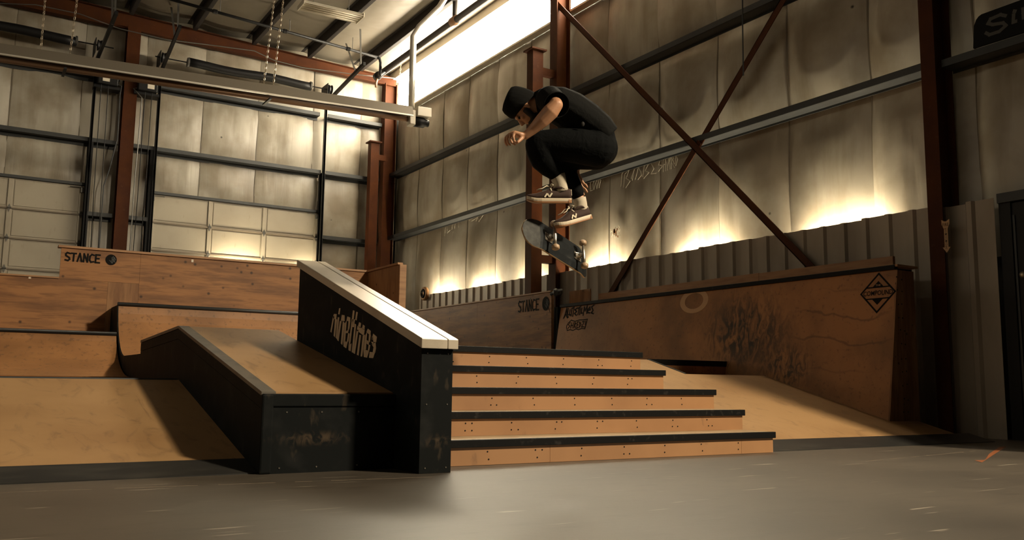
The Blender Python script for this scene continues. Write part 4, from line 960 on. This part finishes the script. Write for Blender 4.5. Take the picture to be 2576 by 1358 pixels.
limb(bd, [(1398, 255, .15, .055), (1425, 300, .25, .047), (1441, 348, .30, .043), (1446, 388, .27, .043), (1449, 425, .24, .029)])          # right arm
limb(bd, [(1500, 372, -.09, .085), (1440, 368, -.11, .085), (1362, 368, -.12, .055), (1380, 405, -.10, .05), (1404, 448, -.08, .035), (1411, 470, -.08, .036)])
limb(bd, [(1498, 380, .09, .08), (1450, 385, .12, .085), (1392, 390, .14, .055), (1425, 440, .13, .048), (1458, 500, .10, .034), (1463, 524, .09, .034)])
def hand(mb, wr_, kn, spread, fing, thumb, rad=.0085):
    """wrist, knuckle line and finger chains as pixel nodes"""
    for a, b in kn: mb.tube([K(*wr_), K(*a), K(*b)], .015, 8, True, [.02, .0175, .0125])
    for f in fing: 
        P = [K(*q) for q in f]; mb.tube(P, rad, 8, True, [rad*1.15, rad*1.1, rad, rad*.85][:len(P)])
        mb.ell(P[-1], [V((rad*.85, 0, 0)), V((0, rad*.85, 0)), V((0, 0, rad*.85))], 8, 6)
    P = [K(*q) for q in thumb]; mb.tube(P, rad, 8, True, [.014, .0115, .010, .008][:len(P)]); mb.ell(P[-1], [V((.008, 0, 0)), V((0, .008, 0)), V((0, 0, .008))], 8, 6)
wl = (1321, 341, -.36)
kn = [((1307, 338, -.385), (1292, 332, -.395)), ((1305, 338, -.365), (1287, 333, -.372)), ((1304, 339, -.345), (1282, 336, -.35)), ((1304, 341, -.328), (1278, 340, -.33))]
fg = [[(1292, 332, -.395), (1291, 345, -.405), (1294, 356, -.40), (1301, 361, -.39)], [(1287, 333, -.372), (1283, 346, -.382), (1287, 358, -.378), (1295, 364, -.37)],
      [(1282, 336, -.35), (1276, 347, -.358), (1277, 359, -.355), (1283, 365, -.35)], [(1278, 340, -.33), (1271, 348, -.335), (1271, 358, -.333), (1275, 366, -.33)]]
hand(bd, wl, kn, 0, fg, [(1314, 346, -.375), (1306, 354, -.40), (1302, 358, -.41), (1299, 360, -.405)])
wr2 = (1449, 425, .24)
kn2 = [((1453, 440, .225), (1464, 456, .215)), ((1451, 442, .24), (1459, 461, .235)), ((1449, 443, .255), (1454, 464, .255)), ((1447, 443, .27), (1449, 464, .272))]
fg2 = [[(1464, 456, .215), (1470, 463, .21), (1475, 466, .205), (1477, 471, .20)], [(1459, 461, .235), (1466, 471, .23), (1473, 476, .225), (1477, 483, .22)],
       [(1454, 464, .255), (1460, 476, .25), (1466, 483, .245), (1469, 490, .24)], [(1449, 464, .272), (1455, 475, .27), (1460, 482, .265), (1464, 489, .26)]]
hand(bd, wr2, kn2, 0, fg2, [(1445, 436, .22), (1441, 450, .21), (1443, 460, .205), (1446, 468, .20)])
bd.build('body', 'skin', sk, smooth=True, remesh=.0052, sm=3)
# eyes
for s in (-1, 1):
    MB().ell(hc_-cr*.012+fc*.082+sd*s*.031, [fc*.011, sd*.012, cr*.009], 12, 8).build('eye', 'hair', sk, smooth=True)
# ---- beard and brows, beanie
br = MB()
br.ell(hc_-cr*.096+fc*.046, [fc*.050, sd*.052, cr*.036], 14, 10); br.ell(hc_-cr*.082+fc*.070, [fc*.026, sd*.034, cr*.018], 12, 8)
for s in (-1, 1): br.tube([hc_-cr*.022+fc*.02+sd*s*.066, hc_-cr*.055+fc*.03+sd*s*.062, hc_-cr*.09+fc*.04+sd*s*.045], .022, 10)
br.build('beard', 'hair', sk, smooth=True, remesh=.006, sm=3)
bn = MB(); rings = []
for t_, w, o in ((-.018, 1.0, 0), (.01, 1.06, 0), (.04, 1.05, 0), (.07, 1.0, 0), (.095, .93, 0), (.116, .78, 0), (.124, .45, .0)):
    c_ = hc_-fc*.010; rings.append([c_+cr*(t_+.040*math.cos(2*PI*k/22)*max(0, 1-(t_+.018)/.09)) + (fc*math.cos(2*PI*k/22)*.106+sd*math.sin(2*PI*k/22)*.087)*w for k in range(22)])
bn.loft(rings).build('beanie', 'beanie', sk, smooth=True, remesh=.006, sm=2)
# ---- tee shirt
te = MB()
te.loft(ringpath([(1346, 258, 0, .068, .075), (1358, 256, 0, .085, .11), (1376, 258, 0, .105, .17), (1402, 264, 0, .122, .205), (1436, 281, 0, .133, .195), (1474, 306, 0, .130, .18), (1506, 330, 0, .118, .175), (1528, 350, 0, .098, .165)]))
sl = [K(1378, 250, -.13), K(1384, 250, -.20), K(1392, 257, -.27), K(1398, 262, -.335)]
te.tube(sl, .08, 16, True, [.085, .088, .084, .080])
te.tube([K(1396, 256, .13), K(1410, 278, .20), K(1424, 300, .24), K(1432, 322, .27)], .08, 16, True, [.085, .085, .08, .075])
to = te.build('tee_shirt', 'tee', sk, smooth=True, remesh=.0085, sm=5)
# cut the near sleeve open so the arm comes out of a hollow hem
hm = MB(); e = (sl[3]-sl[2]).normalized(); a1_ = e.orthogonal().normalized(); a2_ = e.cross(a1_); rings = []
for t_, r_ in ((-.02, .082), (.03, .083), (.032, .079), (-.02, .077)): rings.append([sl[3]+e*t_+(a1_*math.cos(2*PI*k/24)+a2_*math.sin(2*PI*k/24))*r_ for k in range(24)])
hm.loft(rings, False).build('sleeve_hem', 'tee', sk, smooth=True)
# ---- trousers
tr = MB()
tr.loft(ringpath([(1487, 330, 0, .112, .165), (1503, 350, 0, .122, .175), (1508, 372, 0, .125, .18), (1500, 396, 0, .085, .17)]))
blob(tr, K(1508, 374, 0), .124, .122, .19)
limb(tr, [(1503, 374, -.09, .124), (1460, 368, -.11, .118), (1410, 363, -.12, .106), (1358, 363, -.12, .092)], 18)
limb(tr, [(1357, 364, -.12, .095), (1361, 380, -.12, .096), (1370, 402, -.11, .092), (1386, 421, -.095, .076), (1395, 430, -.09, .064)], 18)
limb(tr, [(1500, 386, .09, .112), (1455, 388, .11, .104), (1400, 388, .13, .090)], 18)
limb(tr, [(1400, 388, .13, .088), (1425, 430, .125, .066), (1442, 462, .115, .054), (1451, 485, .10, .050)], 18)
to2 = tr.build('trousers', 'pants', sk, smooth=True, remesh=.0085, sm=4)
blt = K(1438, 311, -.215); MB().ell(K(1466, 312, -.19), [CR*.012, CF*.006, CU*.016], 10, 6).build('belt_loop', 'hair', sk)
# ---- socks
MB().tube([K(1402, 440, -.085), K(1407, 456, -.083), K(1411, 474, -.08), K(1413, 482, -.08)], .045, 16, True, [.052, .047, .046, .046]).build('sock', 'sock', sk, smooth=True)
MB().tube([K(1457, 499, .10), K(1460, 510, .098), K(1462, 524, .09), K(1460, 532, .088)], .045, 16, True, [.046, .044, .045, .046]).build('sock', 'sock', sk, smooth=True)
# ---- shoes
def shoe(heel, toe, upv, side, label):
    """heel/toe: sole bottom centre ends"""
    L = (toe-heel).length; ex = (toe-heel).normalized(); ez = (upv-ex*upv.dot(ex)).normalized(); ey = ez.cross(ex)
    r = None
    def hw(t):     # half width along the sole
        return .030+.014*math.sin(PI*min(t*1.0, 1))**.7 + .006*math.exp(-((t-.7)/.16)**2) if 0 <= t <= 1 else .02
    def outline(t):
        k = 1.0
        if t < .06: k = math.sqrt(max(0, 1-((.06-t)/.06)**2))*.45+.55
        if t > .86: k = math.sqrt(max(0, 1-((t-.86)/.145)**2))
        return hw(min(max(t, 0), 1))*k
    ts = [0, .015, .04, .08, .16, .28, .42, .56, .68, .78, .86, .91, .95, .98, 1.0]
    def P(t, y, z): return heel+ex*(t*L)+ey*y+ez*(z+.018*max(0, (t-.72)/.28)**2)
    up_ = MB(); rings = []
    hts = [.070, .075, .078, .080, .078, .072, .078, .070, .058, .047, .041, .036, .030, .024, .018]
    for t, h in zip(ts, hts):
        w = outline(t)-.001; n = 12; rr = []
        for k in range(n):
            a = PI*k/(n-1); rr.append(P(t, -math.cos(a)*w*(1 if abs(math.cos(a)) > .9 else .96), .028+max(h-.012, .006)*math.sin(a)**.65))
        rings.append(rr)
    SH_ = up_.loft(rings).build('shoe', 'suede', sk, smooth=True)
    def layer(z0, z1, grow, name, m, t0=0, t1=1):
        mb = MB(); rings = []
        for t in ts:
            if t < t0-1e-6 or t > t1+1e-6: continue
            w = outline(t)+grow; rings.append([P(t, -w, z0), P(t, -w*1.02, (z0+z1)/2), P(t, -w*.98, z1), P(t, w*.98, z1), P(t, w*1.02, (z0+z1)/2), P(t, w, z0)])
        return mb.loft(rings).build(name, m, SH_, smooth=False)
    layer(0, .010, .001, 'outsole', 'gum'); layer(.010, .030, .002, 'midsole', 'sole')
    layer(.0, .022, .0035, 'heel_gum', 'gum', 0, .12)
    cl_ = MB(); rings = []
    for k in range(18):
        a = 2*PI*k/18; c_ = P(.27+.17*math.cos(a), math.sin(a)*.036, .088-.012*math.cos(a*2)+.004*math.cos(a)); d_ = (ex*math.cos(a)+ey*math.sin(a))
        rings.append([c_+(d_*math.cos(b)+ez*math.sin(b))*.0075 for b in [2*PI*j/6 for j in range(6)]])
    cl_.loft(rings, False, True).build('collar', 'suede', SH_, smooth=True)
    tg = MB(); tg.loft([[P(t, -.02, z), P(t, .02, z), P(t, .018, z+.008), P(t, -.018, z+.008)] for t, z in ((.46, .105), (.50, .086), (.58, .074), (.66, .062))]); tg.build('tongue', 'suede', SH_, smooth=True)
    for i, t in enumerate((.47, .525, .58, .635, .69)):
        z = .096-.011*i if i else .099
        MB().tube([P(t-.02, -.030, z-.022), P(t, -.012, z-.001), P(t+.008, .012, z), P(t-.012, .030, z-.022)], .0048, 6).build('lace', 'lace', SH_, smooth=True)
    for s in (-1, 1):
        MB().tube([P(.47, 0, .105), P(.45, s*.02, .125), P(.42, s*.032, .118), P(.46, s*.012, .105)], .0042, 6).build('lace_bow', 'lace', SH_, smooth=True)
        MB().tube([P(.47, 0, .105), P(.56, s*.022, .112), P(.66, s*.030, .094), P(.76, s*.034, .088)], .0035, 6).build('lace_end', 'lace', SH_, smooth=True)
        # side mark
        w = hw(.5)+.0015; fr_ = None
        def Q(t, z): 
            a = math.asin(min(1, ((z-.028)/.062)**(1/.65))); return P(t, s*(math.cos(a)*outline(t)+.0035), z)
        for (t0, z0), (t1, z1) in (((.62, .036), (.56, .060)), ((.56, .060), (.51, .037)), ((.51, .037), (.45, .063))):
            q0, q1 = Q(t0, z0), Q(t1, z1); MB().bar(q0, q1, .010, .003, ey).build('side_mark', 'lace', SH_)
    MB().loft([[P(.0, -.012, .05), P(.0, .012, .05), P(-.012, .011, .05), P(-.012, -.011, .05)], [P(.015, -.01, .088), P(.015, .01, .088), P(-.006, .01, .09), P(-.006, -.01, .09)]]).build('heel_tab', 'lace', SH_)
shoe(K(1437, 511, -.08), K(1325, 511, -.11), CU+CR*.03, -1, '')
shoe(K(1486, 551, .10), K(1399, 577, -.05), CU*.93-CR*.36-CF*.05, -1, '')

# ================================================================ SKATEBOARD
kb = K(1398, 612, -.02)
Lv = (CR*.59-CU*.335+CF*.735).normalized(); Av = (CU*.879+CF*.477); Av = (Av-Lv*Av.dot(Lv)).normalized(); Nv = Lv.cross(Av)
if Nv.dot(CF) > 0: Nv = -Nv                       # underside normal, towards the camera
fa = K(1396, 592, -.03)                           # front axle centre
WB = .36; bc = fa+Lv*(WB/2)-Nv*.055               # board centre
sb = thing('skateboard', 'black skateboard flipping in mid-air below the skater, underside showing', 'skateboard', bc)
HL, HW = .405, .104
def dk(s_, w_, off=0):
    a = abs(s_); k = 0
    if a > .235: k = ((a-.235)/(HL-.235))
    return bc+Lv*(s_-math.copysign(k*k*.012, s_))+Av*w_ - Nv*(.055*k**1.3) + Nv*off + Nv*(-.012*(abs(w_)/HW)**2)
def wid(s_):
    a = abs(s_)
    return HW if a < .27 else HW*math.sqrt(max(0.0, 1-((a-.27)/(HL-.27+.0005))**2.4))
def decklayer(o0, o1, name, m, s0, s1, inset=0, par=None):
    mb = MB(); n = 30; rings = []
    for i in range(n+1):
        s_ = s0+(s1-s0)*i/n; w = max(wid(s_)-inset, .002); row = [dk(s_, w*q, o0) for q in (-1, -.5, 0, .5, 1)]+[dk(s_, w*q, o1) for q in (1, .5, 0, -.5, -1)]
        rings.append(row)
    return mb.loft(rings).build(name, m, par or sb, smooth=False)
DK_ = decklayer(-.0105, -.001, 'deck', 'maple', -HL, HL)
decklayer(-.001, .0, 'graphic', 'deck', -.262, HL, .0015, DK_); decklayer(-.001, .0, 'nose_graphic', 'deckend', -HL+.001, -.262, .0015, DK_)
decklayer(-.0118, -.0106, 'grip_tape', 'dark', -HL, HL, .0005, DK_)
for sx in (-WB/2, WB/2):
    sgn = 1 if sx > 0 else -1
    c_ = bc+Lv*sx
    m = MB(); m.tube([c_+Av*-.068+Nv*.055, c_+Av*-.03+Nv*.055, c_+Nv*.052, c_+Av*.03+Nv*.055, c_+Av*.068+Nv*.055], .011, 10, True, [.009, .011, .017, .011, .009]); TK_ = m.build('truck', 'truck', sb, smooth=True)
    MB().bar(c_-Lv*.04+Nv*.003, c_+Lv*.04+Nv*.003, .055, .006, Nv).build('baseplate', 'truck', TK_)
    m = MB(); m.tube([c_+Nv*.004-Lv*sgn*.024, c_+Nv*.03-Lv*sgn*.006], .02, 12, True, [.022, .014]); m.tube([c_+Nv*.028-Lv*sgn*.018, c_+Nv*.055], .012, 10); m.lathe(c_+Nv*.012+Lv*sgn*.012, Nv, [(0, .015), (.018, .015), (.022, .01), (.03, .01)], 12)
    m.build('kingpin_bushing', 'truck', TK_)
    MB().tube([c_+Av*-.107+Nv*.055, c_+Av*.107+Nv*.055], .004, 8).build('axle', 'truck', TK_)
    for w_ in (-1, 1):
        MB().lathe(c_+Av*(w_*.072)+Nv*.055, Av*w_, [(0, .012), (.0, .019), (.004, .024), (.008, .0265), (.024, .0265), (.028, .024), (.032, .019), (.032, .012)], 24).build('wheel', 'wheel', TK_, smooth=True)
    m = MB()
    for a in (-.026, .026):
        for b in (-.02, .02): m.lathe(c_+Lv*a+Av*b+Nv*.005, Nv, [(0, .005), (.005, .005)], 6)
    m.build('bolts', 'truck', TK_, stuff=True)
